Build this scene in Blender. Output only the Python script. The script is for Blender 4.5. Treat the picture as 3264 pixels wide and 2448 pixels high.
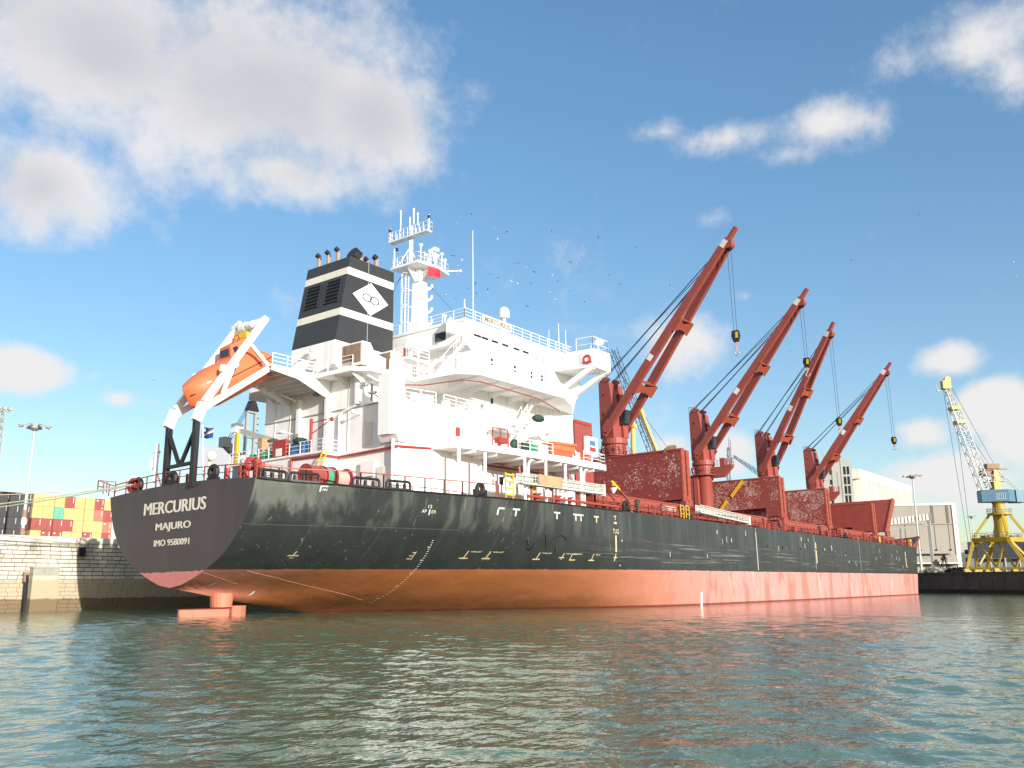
import bpy, bmesh, math, random
from math import sin, cos, pi, radians
from mathutils import Vector, Matrix

# ------------------------------------------------------------------ scene, camera, light
for o in list(bpy.data.objects): bpy.data.objects.remove(o, do_unlink=True)
SC = bpy.context.scene; COL = SC.collection
random.seed(7)
V = Vector
cam = bpy.data.cameras.new("camera"); camo = bpy.data.objects.new("camera", cam); COL.objects.link(camo)
rt = V((.602886, -.797827, -.000589)); up = V((-.174097, -.132279, .975803)); fw = V((.778600, .588196, .218649))
camo.matrix_world = Matrix(((rt.x, up.x, -fw.x, -39.9), (rt.y, up.y, -fw.y, -63.256), (rt.z, up.z, -fw.z, 2.709), (0, 0, 0, 1)))
cam.sensor_fit = 'HORIZONTAL'; cam.angle = radians(60.26); cam.clip_start = .3; cam.clip_end = 20000
SC.camera = camo
SUN = V((-1, -2.9, .74)).normalized()
SKY_STRENGTH = .15; SKY_GAMMA = .74
CLOUD = .66
# centre direction of a cloud, its angular half width and half height, its thickness
CLOUDS = [(0.4977, 0.7033, 0.5076, 0.2058, 0.1197, 1.0), (0.3644, 0.7843, 0.5021, 0.148, 0.0897, 1.0), (0.593, 0.6378, 0.4916, 0.0941, 0.0793, 1.0), (0.5587, 0.7121, 0.4251, 0.1292, 0.0422, 0.8), (0.6323, 0.6265, 0.4557, 0.0504, 0.0302, 0.7), (0.3582, 0.8532, 0.3791, 0.077, 0.0589, 0.9), (0.3846, 0.9001, 0.2045, 0.0527, 0.0266, 1.2), (0.4697, 0.8633, 0.1848, 0.024, 0.0134, 0.9), (0.4991, 0.847, 0.1827, 0.0292, 0.0146, 0.5), (0.4447, 0.8716, 0.206, 0.0213, 0.0085, 0.4), (0.8578, 0.1086, 0.5024, 0.0883, 0.0375, 0.62), (0.8834, 0.0737, 0.4628, 0.0393, 0.0393, 0.5), (0.8206, 0.3394, 0.4598, 0.1035, 0.0246, 0.56), (0.8553, 0.2381, 0.4601, 0.0714, 0.0333, 0.58), (0.8538, 0.2828, 0.4371, 0.0681, 0.0204, 0.5), (0.7889, 0.3936, 0.472, 0.0398, 0.0224, 0.6), (0.8479, 0.3637, 0.3859, 0.0277, 0.0126, 0.35), (0.8706, 0.4166, 0.2616, 0.0643, 0.0401, 0.7), (0.886, 0.3503, 0.3036, 0.0353, 0.0141, 0.4), (0.9605, 0.1695, 0.2206, 0.0376, 0.0226, 1.0), (0.9763, 0.1356, 0.1688, 0.0414, 0.0313, 1.3), (0.9837, 0.118, 0.1355, 0.0363, 0.0363, 1.1), (0.9671, 0.2063, 0.1491, 0.0295, 0.0209, 0.9), (0.9782, 0.1805, 0.103, 0.0747, 0.028, 1.1), (0.9847, 0.1545, 0.0811, 0.0413, 0.0207, 1.1), (0.9076, 0.396, 0.1397, 0.0356, 0.0275, 1.3), (0.8833, 0.4453, 0.1464, 0.0309, 0.0155, 0.6), (0.5629, 0.8163, 0.1294, 0.0397, 0.0179, 1.4), (0.4316, 0.8983, 0.0823, 0.0278, 0.0093, 0.5), (0.835, 0.4783, 0.2722, 0.0312, 0.0156, 0.3)]
def N(nt, t, **k):
    n = nt.nodes.new(t)
    for a, b in k.items(): setattr(n, a, b)
    return n
def vmath(nt, op, a, b=None):
    n = N(nt, 'ShaderNodeVectorMath', operation=op)
    for i, s in enumerate((a, b)):
        if s is None: continue
        if isinstance(s, (tuple, list, Vector)): n.inputs[i].default_value = s
        else: nt.links.new(s, n.inputs[i])
    return n.outputs['Value'] if op in ('DOT_PRODUCT', 'LENGTH') else n.outputs[0]
def m(nt, op, a, b=None, c=None, clamp=False):
    n = N(nt, 'ShaderNodeMath', operation=op, use_clamp=clamp)
    for i, s in enumerate((a, b, c)):
        if s is None: continue
        if isinstance(s, (int, float)): n.inputs[i].default_value = s
        else: nt.links.new(s, n.inputs[i])
    return n.outputs[0]
def mix(nt, fac, a, b, blend='MIX'):
    n = N(nt, 'ShaderNodeMix', data_type='RGBA', blend_type=blend)
    for i, s in ((0, fac), (6, a), (7, b)):
        if isinstance(s, (int, float)): n.inputs[i].default_value = s
        elif isinstance(s, (tuple, list)): n.inputs[i].default_value = (*s[:3], 1)
        else: nt.links.new(s, n.inputs[i])
    return n.outputs[2]
def ramp(nt, fac, stops):
    n = N(nt, 'ShaderNodeMapRange', interpolation_type='SMOOTHSTEP')
    nt.links.new(fac, n.inputs[0])
    n.inputs[1].default_value, n.inputs[2].default_value, n.inputs[3].default_value, n.inputs[4].default_value = stops
    return n.outputs[0]
def noise(nt, vec, scale, detail=4, rough=.55, dims='3D'):
    n = N(nt, 'ShaderNodeTexNoise', noise_dimensions=dims)
    n.inputs['Scale'].default_value = scale; n.inputs['Detail'].default_value = detail; n.inputs['Roughness'].default_value = rough
    if vec is not None: nt.links.new(vec, n.inputs['Vector'])
    return n.outputs[0]
def vscale(nt, vec, s):
    n = N(nt, 'ShaderNodeMapping'); n.inputs['Scale'].default_value = s
    nt.links.new(vec, n.inputs[0]); return n.outputs[0]

W = bpy.data.worlds.new("World"); SC.world = W; W.use_nodes = True
nt = W.node_tree; nt.nodes.clear()
sky = N(nt, 'ShaderNodeTexSky', sky_type='NISHITA', sun_disc=False)
sky.sun_elevation = math.asin(SUN.z); sky.sun_rotation = math.atan2(SUN.x, SUN.y)
sky.altitude = 0; sky.air_density = 1.0; sky.dust_density = .6; sky.ozone_density = 2.0
tc = N(nt, 'ShaderNodeTexCoord'); D = tc.outputs['Generated']
f1 = noise(nt, D, 8, 8, .6); f2 = noise(nt, D, 26, 7, .66)
fb = m(nt, 'ADD', m(nt, 'MULTIPLY', f1, .7), m(nt, 'MULTIPLY', f2, .3))
tot = None; big = None
for (x, y, z, a, b, st) in CLOUDS:
    c = V((x, y, z)).normalized(); e1 = c.cross(V((0, 0, 1))).normalized(); e2 = e1.cross(c)
    uu = vmath(nt, 'DOT_PRODUCT', D, e1 / a); vv = vmath(nt, 'DOT_PRODUCT', D, e2 / b)
    r2 = m(nt, 'ADD', m(nt, 'MULTIPLY', uu, uu), m(nt, 'MULTIPLY', vv, vv))
    val = m(nt, 'MULTIPLY', m(nt, 'SUBTRACT', 1.25, m(nt, 'POWER', r2, .5)), st * 1.0)
    front = m(nt, 'GREATER_THAN', vmath(nt, 'DOT_PRODUCT', D, c), .3)
    val = m(nt, 'MULTIPLY', val, front)
    if a > .07 and z > .35 and y > .5: big = val if big is None else m(nt, 'SMOOTH_MAX', big, val, .3)
    tot = val if tot is None else m(nt, 'SMOOTH_MAX', tot, val, .25)
# the other half of the sky carries the same broken cloud
sep = N(nt, 'ShaderNodeSeparateXYZ'); nt.links.new(D, sep.inputs[0])
back = m(nt, 'MULTIPLY', ramp(nt, vmath(nt, 'DOT_PRODUCT', D, V((.80, .60, 0))), (.62, .35, 0, 1)), ramp(nt, noise(nt, D, 2.2, 3), (.46, .60, 0, .9)))
tot = m(nt, 'MAXIMUM', tot, back)
dens = m(nt, 'ADD', tot, m(nt, 'MULTIPLY', m(nt, 'SUBTRACT', fb, .5), 2.2))
alpha = ramp(nt, dens, (.12, .86, 0, .96))
thick = ramp(nt, m(nt, 'ADD', m(nt, 'MULTIPLY', big, 1.1), m(nt, 'MULTIPLY', m(nt, 'SUBTRACT', noise(nt, vscale(nt, D, (1, 1, 1.6)), 5, 4), .5), 1.6)), (.35, 1.5, .12, 1))
ccol = mix(nt, thick, (.93, .91, .90), (.64, .645, .68))
hue = N(nt, 'ShaderNodeHueSaturation'); hue.inputs['Hue'].default_value = .502; hue.inputs['Saturation'].default_value = 1.34; hue.inputs['Value'].default_value = 1.3; gm_ = N(nt, 'ShaderNodeGamma'); gm_.inputs[1].default_value = SKY_GAMMA; nt.links.new(sky.outputs[0], gm_.inputs[0]); nt.links.new(gm_.outputs[0], hue.inputs['Color'])
skyc = N(nt, 'ShaderNodeVectorMath', operation='SCALE'); nt.links.new(hue.outputs[0], skyc.inputs[0]); skyc.inputs['Scale'].default_value = SKY_STRENGTH
cl = N(nt, 'ShaderNodeVectorMath', operation='SCALE'); nt.links.new(ccol, cl.inputs[0]); cl.inputs['Scale'].default_value = CLOUD
col = mix(nt, alpha, skyc.outputs[0], cl.outputs[0])
bg = N(nt, 'ShaderNodeBackground'); nt.links.new(col, bg.inputs[0]); bg.inputs[1].default_value = 1.0
out = N(nt, 'ShaderNodeOutputWorld'); nt.links.new(bg.outputs[0], out.inputs[0])

sl = bpy.data.lights.new("sun", 'SUN'); sl.energy = 4.5; sl.angle = radians(.55); sl.color = (1, .95, .86)
so = bpy.data.objects.new("sun", sl); COL.objects.link(so); so.rotation_euler = (-SUN).to_track_quat('-Z', 'Y').to_euler()
SC.render.engine = 'CYCLES'
SC.view_settings.view_transform = 'Standard'; SC.view_settings.look = 'None'
SC.view_settings.exposure = 0.58; SC.view_settings.gamma = 1; SC.view_settings.use_curve_mapping = False
SC.render.resolution_x = 1024; SC.render.resolution_y = 768

# ------------------------------------------------------------------ materials
def new_mat(name):
    M = bpy.data.materials.new(name); M.use_nodes = True
    t = M.node_tree; b = t.nodes['Principled BSDF']
    return M, t, b
def coords(t): return N(t, 'ShaderNodeTexCoord').outputs['Object']
def paint(name, c, rough=.5, var=.25, scale=.6, dirt=None, dirt_amt=.0, dirt_scale=(1, 1, .15), spec=.4, bump=0, metallic=0):
    M, t, b = new_mat(name); o = coords(t)
    n = noise(t, o, scale, 5, .6)
    f = m(t, 'MULTIPLY', m(t, 'SUBTRACT', n, .5), var * 2)
    k = N(t, 'ShaderNodeHueSaturation'); k.inputs['Color'].default_value = (*c, 1)
    t.links.new(m(t, 'ADD', f, 1), k.inputs['Value'])
    colr = k.outputs[0]
    if dirt:
        s = ramp(t, noise(t, vscale(t, o, dirt_scale), 1.6, 6, .65), (.52, .75, 0, dirt_amt))
        colr = mix(t, s, colr, dirt)
    t.links.new(colr, b.inputs['Base Color'])
    b.inputs['Roughness'].default_value = rough; b.inputs['Specular IOR Level'].default_value = spec
    b.inputs['Metallic'].default_value = metallic
    if bump:
        bp = N(t, 'ShaderNodeBump'); bp.inputs['Strength'].default_value = bump; bp.inputs['Distance'].default_value = .05
        t.links.new(noise(t, o, scale * 6, 4), bp.inputs['Height']); t.links.new(bp.outputs[0], b.inputs['Normal'])
    return M
MT = {}
MT['white'] = paint('white_paint', (.84, .835, .82), .5, .03, .4, (.56, .43, .30), .55, (1.9, 1.9, .09))
MT['whiteplain'] = paint('clean_white_paint', (.82, .81, .79), .4, .02)
MT['cream'] = paint('cream_paint', (.72, .68, .58), .5, .06, .5, (.35, .22, .12), .3)
MT['red'] = paint('red_oxide_paint', (.29, .064, .049), .5, .16, .25, (.17, .042, .032), .4, (.5, .5, .12))
MT['redbright'] = paint('red_paint', (.34, .042, .036), .45, .12)
MT['orangered'] = paint('fresh_red_oxide', (.31, .068, .04), .5, .10)
MT['blackfun'] = paint('funnel_charcoal', (.032, .034, .038), .42, .15, .4, (.07, .06, .05), .3)
MT['black'] = paint('black_steel', (.016, .016, .018), .5, .2, .8, (.10, .07, .06), .4)
MT['dark'] = paint('dark_opening', (.012, .012, .014), .6, .1)
MT['orange'] = paint('lifeboat_orange', (.72, .160, .065), .5, .10, .6, (.52, .18, .10), .4)
MT['yellow'] = paint('yellow_paint', (.72, .43, .03), .5, .12, .8)
MT['grey'] = paint('grey_steel', (.33, .34, .32), .5, .15, .8)
MT['alu'] = paint('weathered_aluminium', (.50, .52, .48), .5, .12, .8)
MT['wire'] = paint('wire_rope', (.03, .05, .085), .6, .2, 2)
MT['green'] = paint('green_rope', (.05, .30, .20), .8, .25, 3)
MT['greend'] = paint('dark_green_paint', (.025, .055, .042), .6, .2, 2)
MT['pink'] = paint('pale_rope', (.55, .36, .30), .85, .25, 3)
MT['rust'] = paint('rusty_pipe', (.30, .19, .13), .7, .3, 1.5, (.10, .05, .03), .6)
MT['blue'] = paint('blue_paint', (.06, .16, .40), .5, .15)
MT['sooty'] = paint('rust_streaked_exhaust', (.36, .25, .17), .7, .3, 1.2, (.06, .045, .04), .7)
MT['tan'] = paint('brown_canvas', (.42, .28, .16), .8, .3, 1.5, (.20, .12, .06), .7, (1, 1, 1))
def glass(name, c=(.02, .03, .05)):
    M, t, b = new_mat(name); b.inputs['Base Color'].default_value = (*c, 1); b.inputs['Roughness'].default_value = .08; return M
MT['glass'] = glass('window_glass')

def pano(name, base, speck, amt, fine):   # hatch covers: red oxide with flaked pale patches
    M, t, b = new_mat(name); o = coords(t)
    n = noise(t, o, .5, 4); c = mix(t, n, tuple(k * .72 for k in base), tuple(k * 1.25 for k in base))
    w = noise(t, o, 3.0, 2); 
    vo = N(t, 'ShaderNodeVectorMath', operation='ADD'); t.links.new(o, vo.inputs[0])
    wn = N(t, 'ShaderNodeTexNoise'); wn.inputs['Scale'].default_value = .9; t.links.new(o, wn.inputs['Vector']); 
    sc_ = N(t, 'ShaderNodeVectorMath', operation='SCALE'); t.links.new(wn.outputs[1], sc_.inputs[0]); sc_.inputs['Scale'].default_value = 2.2; t.links.new(sc_.outputs[0], vo.inputs[1])
    s1 = noise(t, vscale(t, vo.outputs[0], (1, 1, 2.2)), fine, 3, .62); area = noise(t, o, .28, 3)
    s = m(t, 'MULTIPLY', ramp(t, m(t, 'ADD', s1, m(t, 'MULTIPLY', m(t, 'SUBTRACT', area, .5), .6)), (amt, amt + .05, 0, .85)), 1)
    t.links.new(mix(t, s, c, speck), b.inputs['Base Color']); b.inputs['Roughness'].default_value = .6
    return M
MT['hatchA'] = pano('hatch_red_flaked', (.225, .036, .03), (.60, .46, .40), .625, 2.6)
MT['hatchB'] = pano('hatch_red_heavily_flaked', (.25, .045, .035), (.52, .35, .30), .545, 2.4)
MT['hatchC'] = pano('hatch_red_clean', (.28, .05, .036), (.5, .3, .25), .80, 2.4)

# ------------------------------------------------------------------ mesh building
class MB:
    def __init__(s): s.v = []; s.f = []
    def add(s, vs, fs):
        b = len(s.v); s.v += [tuple(q) for q in vs]; s.f += [tuple(i + b for i in f) for f in fs]; return s
    def hexa(s, p): return s.add(p, [(0, 3, 2, 1), (4, 5, 6, 7), (0, 1, 5, 4), (1, 2, 6, 5), (2, 3, 7, 6), (3, 0, 4, 7)])
    def box(s, x0, x1, y0, y1, z0, z1):
        return s.hexa([(x0, y0, z0), (x1, y0, z0), (x1, y1, z0), (x0, y1, z0), (x0, y0, z1), (x1, y0, z1), (x1, y1, z1), (x0, y1, z1)])
    def beam(s, a, b, w, h=None, w2=None, h2=None, upv=(0, 0, 1)):
        a, b = V(a), V(b); h = h or w; w2 = w2 or w; h2 = h2 or h
        d = (b - a).normalized(); u = V(upv)
        if abs(d.dot(u)) > .98: u = V((1, 0, 0))
        sd = d.cross(u).normalized(); uu = sd.cross(d)
        P = [a + sd * x * w / 2 + uu * y * h / 2 for x, y in ((-1, -1), (1, -1), (1, 1), (-1, 1))]
        P += [b + sd * x * w2 / 2 + uu * y * h2 / 2 for x, y in ((-1, -1), (1, -1), (1, 1), (-1, 1))]
        return s.hexa(P)
    def cyl(s, a, b, r, r2=None, n=12, cap=True):
        a, b = V(a), V(b); r2 = r if r2 is None else r2
        d = (b - a).normalized(); u = V((0, 0, 1)) if abs(d.z) < .95 else V((1, 0, 0))
        e1 = d.cross(u).normalized(); e2 = d.cross(e1)
        vs = [a + (e1 * cos(2 * pi * i / n) + e2 * sin(2 * pi * i / n)) * r for i in range(n)]
        vs += [b + (e1 * cos(2 * pi * i / n) + e2 * sin(2 * pi * i / n)) * r2 for i in range(n)]
        fs = [(i, (i + 1) % n, n + (i + 1) % n, n + i) for i in range(n)]
        if cap: fs += [tuple(range(n))[::-1], tuple(range(n, 2 * n))]
        return s.add(vs, fs)
    def tube(s, pts, r, n=5):
        for a, b in zip(pts, pts[1:]):
            if (V(b) - V(a)).length > 1e-4: s.cyl(a, b, r, n=n)
        return s
    def extr(s, poly, vec):
        n = len(poly); vec = V(vec); vs = [V(p) for p in poly] + [V(p) + vec for p in poly]
        return s.add(vs, [tuple(range(n))[::-1], tuple(range(n, 2 * n))] + [(i, (i + 1) % n, n + (i + 1) % n, n + i) for i in range(n)])
    def slab(s, xy, z0, z1): return s.extr([(x, y, z0) for x, y in xy], (0, 0, z1 - z0))
    def lathe(s, c, prof, n=20):
        c = V(c); k = len(prof); vs = []
        for r, z in prof: vs += [c + V((r * cos(2 * pi * i / n), r * sin(2 * pi * i / n), z)) for i in range(n)]
        fs = [(j * n + i, j * n + (i + 1) % n, (j + 1) * n + (i + 1) % n, (j + 1) * n + i) for j in range(k - 1) for i in range(n)]
        fs += [tuple(range(n))[::-1], tuple(range((k - 1) * n, k * n))]
        return s.add(vs, fs)
    def ring(s, c, axis, R, r, n=16, k=6, sx=1.0):
        c = V(c); ax = V(axis).normalized(); u = V((0, 0, 1)) if abs(ax.z) < .9 else V((1, 0, 0))
        e1 = ax.cross(u).normalized(); e2 = ax.cross(e1); vs = []
        for i in range(n):
            a = 2 * pi * i / n; d = e1 * cos(a) * sx + e2 * sin(a)
            for j in range(k):
                b = 2 * pi * j / k; vs.append(c + d * (R + r * cos(b)) + ax * r * sin(b))
        return s.add(vs, [(i * k + j, i * k + (j + 1) % k, ((i + 1) % n) * k + (j + 1) % k, ((i + 1) % n) * k + j) for i in range(n) for j in range(k)])
    def ball(s, c, rx, ry=None, rz=None, n=12, k=8):
        ry = ry or rx; rz = rz or rx; c = V(c)
        return s.lathe0(c, [(sin(pi * j / k), -cos(pi * j / k)) for j in range(1, k)], n, rx, ry, rz)
    def lathe0(s, c, prof, n, rx, ry, rz):
        vs = []
        for r, z in prof: vs += [c + V((r * cos(2 * pi * i / n) * rx, r * sin(2 * pi * i / n) * ry, z * rz)) for i in range(n)]
        k = len(prof); fs = [(j * n + i, j * n + (i + 1) % n, (j + 1) * n + (i + 1) % n, (j + 1) * n + i) for j in range(k - 1) for i in range(n)]
        fs += [tuple(range(n))[::-1], tuple(range((k - 1) * n, k * n))]
        return s.add(vs, fs)
    def rail(s, pts, h=1.05, bars=(.36, .71, 1.05), step=1.5, r=.035):
        for a, b in zip(pts, pts[1:]):
            a, b = V(a), V(b); L = (b - a).length; k = max(1, round(L / step))
            for i in range(k + 1):
                p = a.lerp(b, i / k); s.beam(p, p + V((0, 0, h)), r * 1.8)
            for z in bars: s.beam(a + V((0, 0, z)), b + V((0, 0, z)), r * 1.7 if z == bars[-1] else r * 1.2)
        return s
    def ladder(s, a, b, w=(0, .4, 0), step=.3, r=.03):
        a, b, w = V(a), V(b), V(w); s.beam(a - w / 2, b - w / 2, r * 2); s.beam(a + w / 2, b + w / 2, r * 2)
        k = int((b - a).length / step)
        for i in range(1, k): p = a.lerp(b, i / k); s.beam(p - w / 2, p + w / 2, r)
        return s
    def mesh(s, name, smooth=False):
        me = bpy.data.meshes.new(name); me.from_pydata(s.v, [], s.f); me.validate()
        bm = bmesh.new(); bm.from_mesh(me); bmesh.ops.recalc_face_normals(bm, faces=bm.faces); bm.to_mesh(me); bm.free()
        if smooth:
            for p in me.polygons: p.use_smooth = True
            try: me.set_sharp_from_angle(angle=radians(40))
            except Exception: pass
        return me
def put(me, name, mat, parent=None, label=None, kind=None):
    o = bpy.data.objects.new(name, me); COL.objects.link(o)
    if mat is not None and not me.materials: me.materials.append(MT[mat] if isinstance(mat, str) else mat)
    if parent: o.parent = parent
    if label: o['label'] = label
    if kind: o['kind'] = kind
    return o
def part(mb, name, mat, parent, smooth=False, label=None, kind=None):
    return put(mb.mesh(name, smooth), name, mat, parent, label, kind)
def tag(o, label, cat, group=None):
    o['label'] = label; o['category'] = cat
    if group: o['group'] = group
    return o
SHIPM = Matrix.Translation((0, 0, -.3)) @ Matrix.Rotation(-.018, 4, 'X')
def thing(name, label, cat, loc=(0, 0, 0), rotz=0, group=None, ship=False):
    o = bpy.data.objects.new(name, None); COL.objects.link(o); o.empty_display_size = .5
    mw = Matrix.Translation(loc) @ Matrix.Rotation(rotz, 4, 'Z')
    o.matrix_world = SHIPM @ mw if ship else mw
    return tag(o, label, cat, group)
def structure(mb, name, mat, smooth=False):
    o = part(mb, name, mat, None, smooth); o['kind'] = 'structure'; return o
def lerp_table(x, T):
    if x <= T[0][0]: return T[0][1]
    for (a, b), (c, d) in zip(T, T[1:]):
        if x <= c: return b + (d - b) * (x - a) / (c - a)
    return T[-1][1]
def smooth_table(x, T):          # monotone cubic through the table
    n = len(T)
    if x <= T[0][0]: return T[0][1]
    if x >= T[-1][0]: return T[-1][1]
    d = [(T[i + 1][1] - T[i][1]) / (T[i + 1][0] - T[i][0]) for i in range(n - 1)]
    for i in range(n - 1):
        if x <= T[i + 1][0]: break
    def sl(k):
        if k == 0: return d[0]
        if k == n - 1: return d[-1]
        return 0 if d[k - 1] * d[k] <= 0 else 2 * d[k - 1] * d[k] / (d[k - 1] + d[k])
    h = T[i + 1][0] - T[i][0]; s = (x - T[i][0]) / h
    return (2*s**3-3*s*s+1)*T[i][1] + (s**3-2*s*s+s)*h*sl(i) + (-2*s**3+3*s*s)*T[i+1][1] + (s**3-s*s)*h*sl(i+1)
def text_mesh(txt, width, height, mapf, bold=.0, nsub=0):
    c = bpy.data.curves.new('lettering', 'FONT'); c.body = txt; c.size = 1; c.offset = bold; c.resolution_u = 3
    o = bpy.data.objects.new('tmp', c); COL.objects.link(o); bpy.context.view_layer.update()
    me = bpy.data.meshes.new_from_object(o.evaluated_get(bpy.context.evaluated_depsgraph_get()))
    bpy.data.objects.remove(o, do_unlink=True); bpy.data.curves.remove(c)
    xs = [v.co.x for v in me.vertices]; ys = [v.co.y for v in me.vertices]
    x0, x1, y0, y1 = min(xs), max(xs), min(ys), max(ys)
    for v in me.vertices: v.co = mapf((v.co.x - x0) / (x1 - x0) * width, (v.co.y - y0) / (y1 - y0) * height)
    me.materials.clear(); me.name = 'lettering'
    return me
def heavy(me, d):                # thickens strokes by repeating the outline a little to each side
    import numpy as np
    n = len(me.vertices); co = np.empty(n * 3); me.vertices.foreach_get('co', co); co = co.reshape(-1, 3)
    F = [tuple(p.vertices) for p in me.polygons]; vs = []; fs = []
    for k, s in enumerate((-1, -.5, 0, .5, 1)):
        vs += [(x - .004 * k, y + d * s, z) for x, y, z in co]; fs += [tuple(i + n * k for i in f) for f in F]
    r = bpy.data.meshes.new('lettering'); r.from_pydata(vs, [], fs); return r

# ------------------------------------------------------------------ water, quays, land
def water():
    xs = []; x = -70.0
    def spaced(a, b, near, far0):
        out = [a]; 
        while out[-1] < b:
            d = abs(out[-1] - near); out.append(out[-1] + max(.14, min(60, .14 + max(0, d - 24) * far0)))
        return out
    xs = [-4000, -1500, -600, -250, -150] + spaced(-110, 330, -20, .016) + [450, 700, 1200, 2500, 6000]
    ys = [-4000, -1500, -600, -250, -150] + spaced(-110, 120, -40, .016) + [200, 400, 900, 2500, 6000]
    R = random.Random(3); wv = []
    for i in range(46):
        L = .38 * (1.047 ** i); a = R.gauss(.75, .85); k = 2 * pi / L
        wv.append((k * cos(a), k * sin(a), R.uniform(0, 6.28), (.0049 * L ** .84)))
    import numpy as np
    X, Y = np.meshgrid(np.array(xs), np.array(ys), indexing='ij'); Z = np.zeros_like(X)
    # swell flattens where the sheet is too coarse to carry it
    dx = np.gradient(np.array(xs))[:, None]; dy = np.gradient(np.array(ys))[None, :]; cell = np.maximum(dx, dy)
    for kx, ky, ph, am in wv:
        L = 2 * pi / math.hypot(kx, ky); ok = np.clip((L / np.maximum(cell, .01) - 2.2) / 3, 0, 1)
        mod = .6 + .5 * np.sin(X * .11 + ph) * np.sin(Y * .13 + ph * 2)
        Z += am * ok * mod * np.sin(kx * X + ky * Y + ph)
    n, k = len(xs), len(ys); vs = np.stack([X, Y, Z], -1).reshape(-1, 3)
    I = np.arange(n * k).reshape(n, k); F = np.stack([I[:-1, :-1], I[1:, :-1], I[1:, 1:], I[:-1, 1:]], -1).reshape(-1, 4)
    me = bpy.data.meshes.new('water'); me.vertices.add(n * k); me.vertices.foreach_set('co', vs.ravel())
    me.loops.add(F.size); me.loops.foreach_set('vertex_index', F.ravel()); me.polygons.add(len(F))
    me.polygons.foreach_set('loop_start', np.arange(0, F.size, 4)); me.polygons.foreach_set('loop_total', np.full(len(F), 4)); me.update(); me.validate()
    me.polygons.foreach_set('use_smooth', np.ones(len(F), bool))
    M, t, b = new_mat('harbour_water'); o = coords(t)
    def N_far(t, o):      # open water away from the basin's sheltered corner is rougher
        v = N(t, 'ShaderNodeVectorMath', operation='DISTANCE'); t.links.new(o, v.inputs[0]); v.inputs[1].default_value = (-20, -40, 0); return v.outputs['Value']
    n1 = noise(t, o, .035, 3); c = mix(t, n1, (.125, .155, .075), (.085, .190, .135))
    t.links.new(c, b.inputs['Base Color']); b.inputs['Roughness'].default_value = .06; b.inputs['IOR'].default_value = 1.33
    h = m(t, 'ADD', noise(t, vscale(t, o, (1, 1.35, 1)), 2.6, 2, .5), m(t, 'ADD', m(t, 'MULTIPLY', noise(t, vscale(t, o, (1.0, 1.4, 1)), .9, 2, .5), 1.5), m(t, 'MULTIPLY', noise(t, o, .42, 2, .5), m(t, 'MULTIPLY', ramp(t, N_far(t, o), (45, 130, 0, 1)), 7.0))))
    bp = N(t, 'ShaderNodeBump'); bp.inputs['Strength'].default_value = 1; bp.inputs['Distance'].default_value = .034
    t.links.new(h, bp.inputs['Height']); t.links.new(bp.outputs[0], b.inputs['Normal'])
    o = put(me, 'water', M); o['kind'] = 'structure'
water()
sea = MB().slab([(-5000, -5000), (7000, -5000), (7000, 7000), (-5000, 7000)], -9, -8.5); structure(sea, 'seabed', 'grey')

def stone(name, base, damp=False):
    M, t, b = new_mat(name); o = N(t, 'ShaderNodeNewGeometry').outputs['Position']
    oi = N(t, 'ShaderNodeObjectInfo'); z = N(t, 'ShaderNodeSeparateXYZ'); t.links.new(o, z.inputs[0]); z = z.outputs[2]
    n = noise(t, o, .9, 6, .65); c = mix(t, n, tuple(k * .55 for k in base), tuple(min(1, k * 1.3) for k in base))
    hv = N(t, 'ShaderNodeHueSaturation'); t.links.new(c, hv.inputs['Color']); t.links.new(m(t, 'ADD', m(t, 'MULTIPLY', oi.outputs['Random'], .30), .85), hv.inputs['Value']); c = hv.outputs[0]
    blot = ramp(t, noise(t, vscale(t, o, (.5, .5, .25)), .55, 5, .6), (.50, .66, 0, .75)); c = mix(t, m(t, 'MULTIPLY', blot, ramp(t, z, (4.0, 6.8, .25, 1))), c, (.09, .075, .065))
    zz = m(t, 'ADD', z, m(t, 'MULTIPLY', m(t, 'SUBTRACT', noise(t, o, 1.2, 4), .5), .5))
    mud = ramp(t, zz, (3.0, 2.8, 0, .85)); c = mix(t, mud, c, (.42, .34, .23))
    wet = ramp(t, zz, (1.25, 1.05, 0, .9)); c = mix(t, wet, c, (.17, .115, .06))
    t.links.new(c, b.inputs['Base Color']); b.inputs['Roughness'].default_value = .9
    bp = N(t, 'ShaderNodeBump'); bp.inputs['Strength'].default_value = .5; bp.inputs['Distance'].default_value = .04
    t.links.new(noise(t, o, 5, 5), bp.inputs['Height']); t.links.new(bp.outputs[0], b.inputs['Normal'])
    return M
MT['stone'] = stone('pale_quay_stone', (.66, .60, .50)); MT['mortar'] = stone('dark_joint', (.10, .085, .07))
MT['concrete'] = paint('shaded_stained_concrete', (.33, .33, .27), .9, .35, .6, (.12, .11, .08), .7, (.6, .6, .6), bump=.4)
MT['asphalt'] = paint('quay_paving', (.16, .15, .14), .9, .3, .2)
MT['greyquay'] = paint('dark_quay_concrete', (.10, .088, .08), .9, .5, .3, (.035, .032, .03), .85, (.6, .6, .3), bump=.4)

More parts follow.
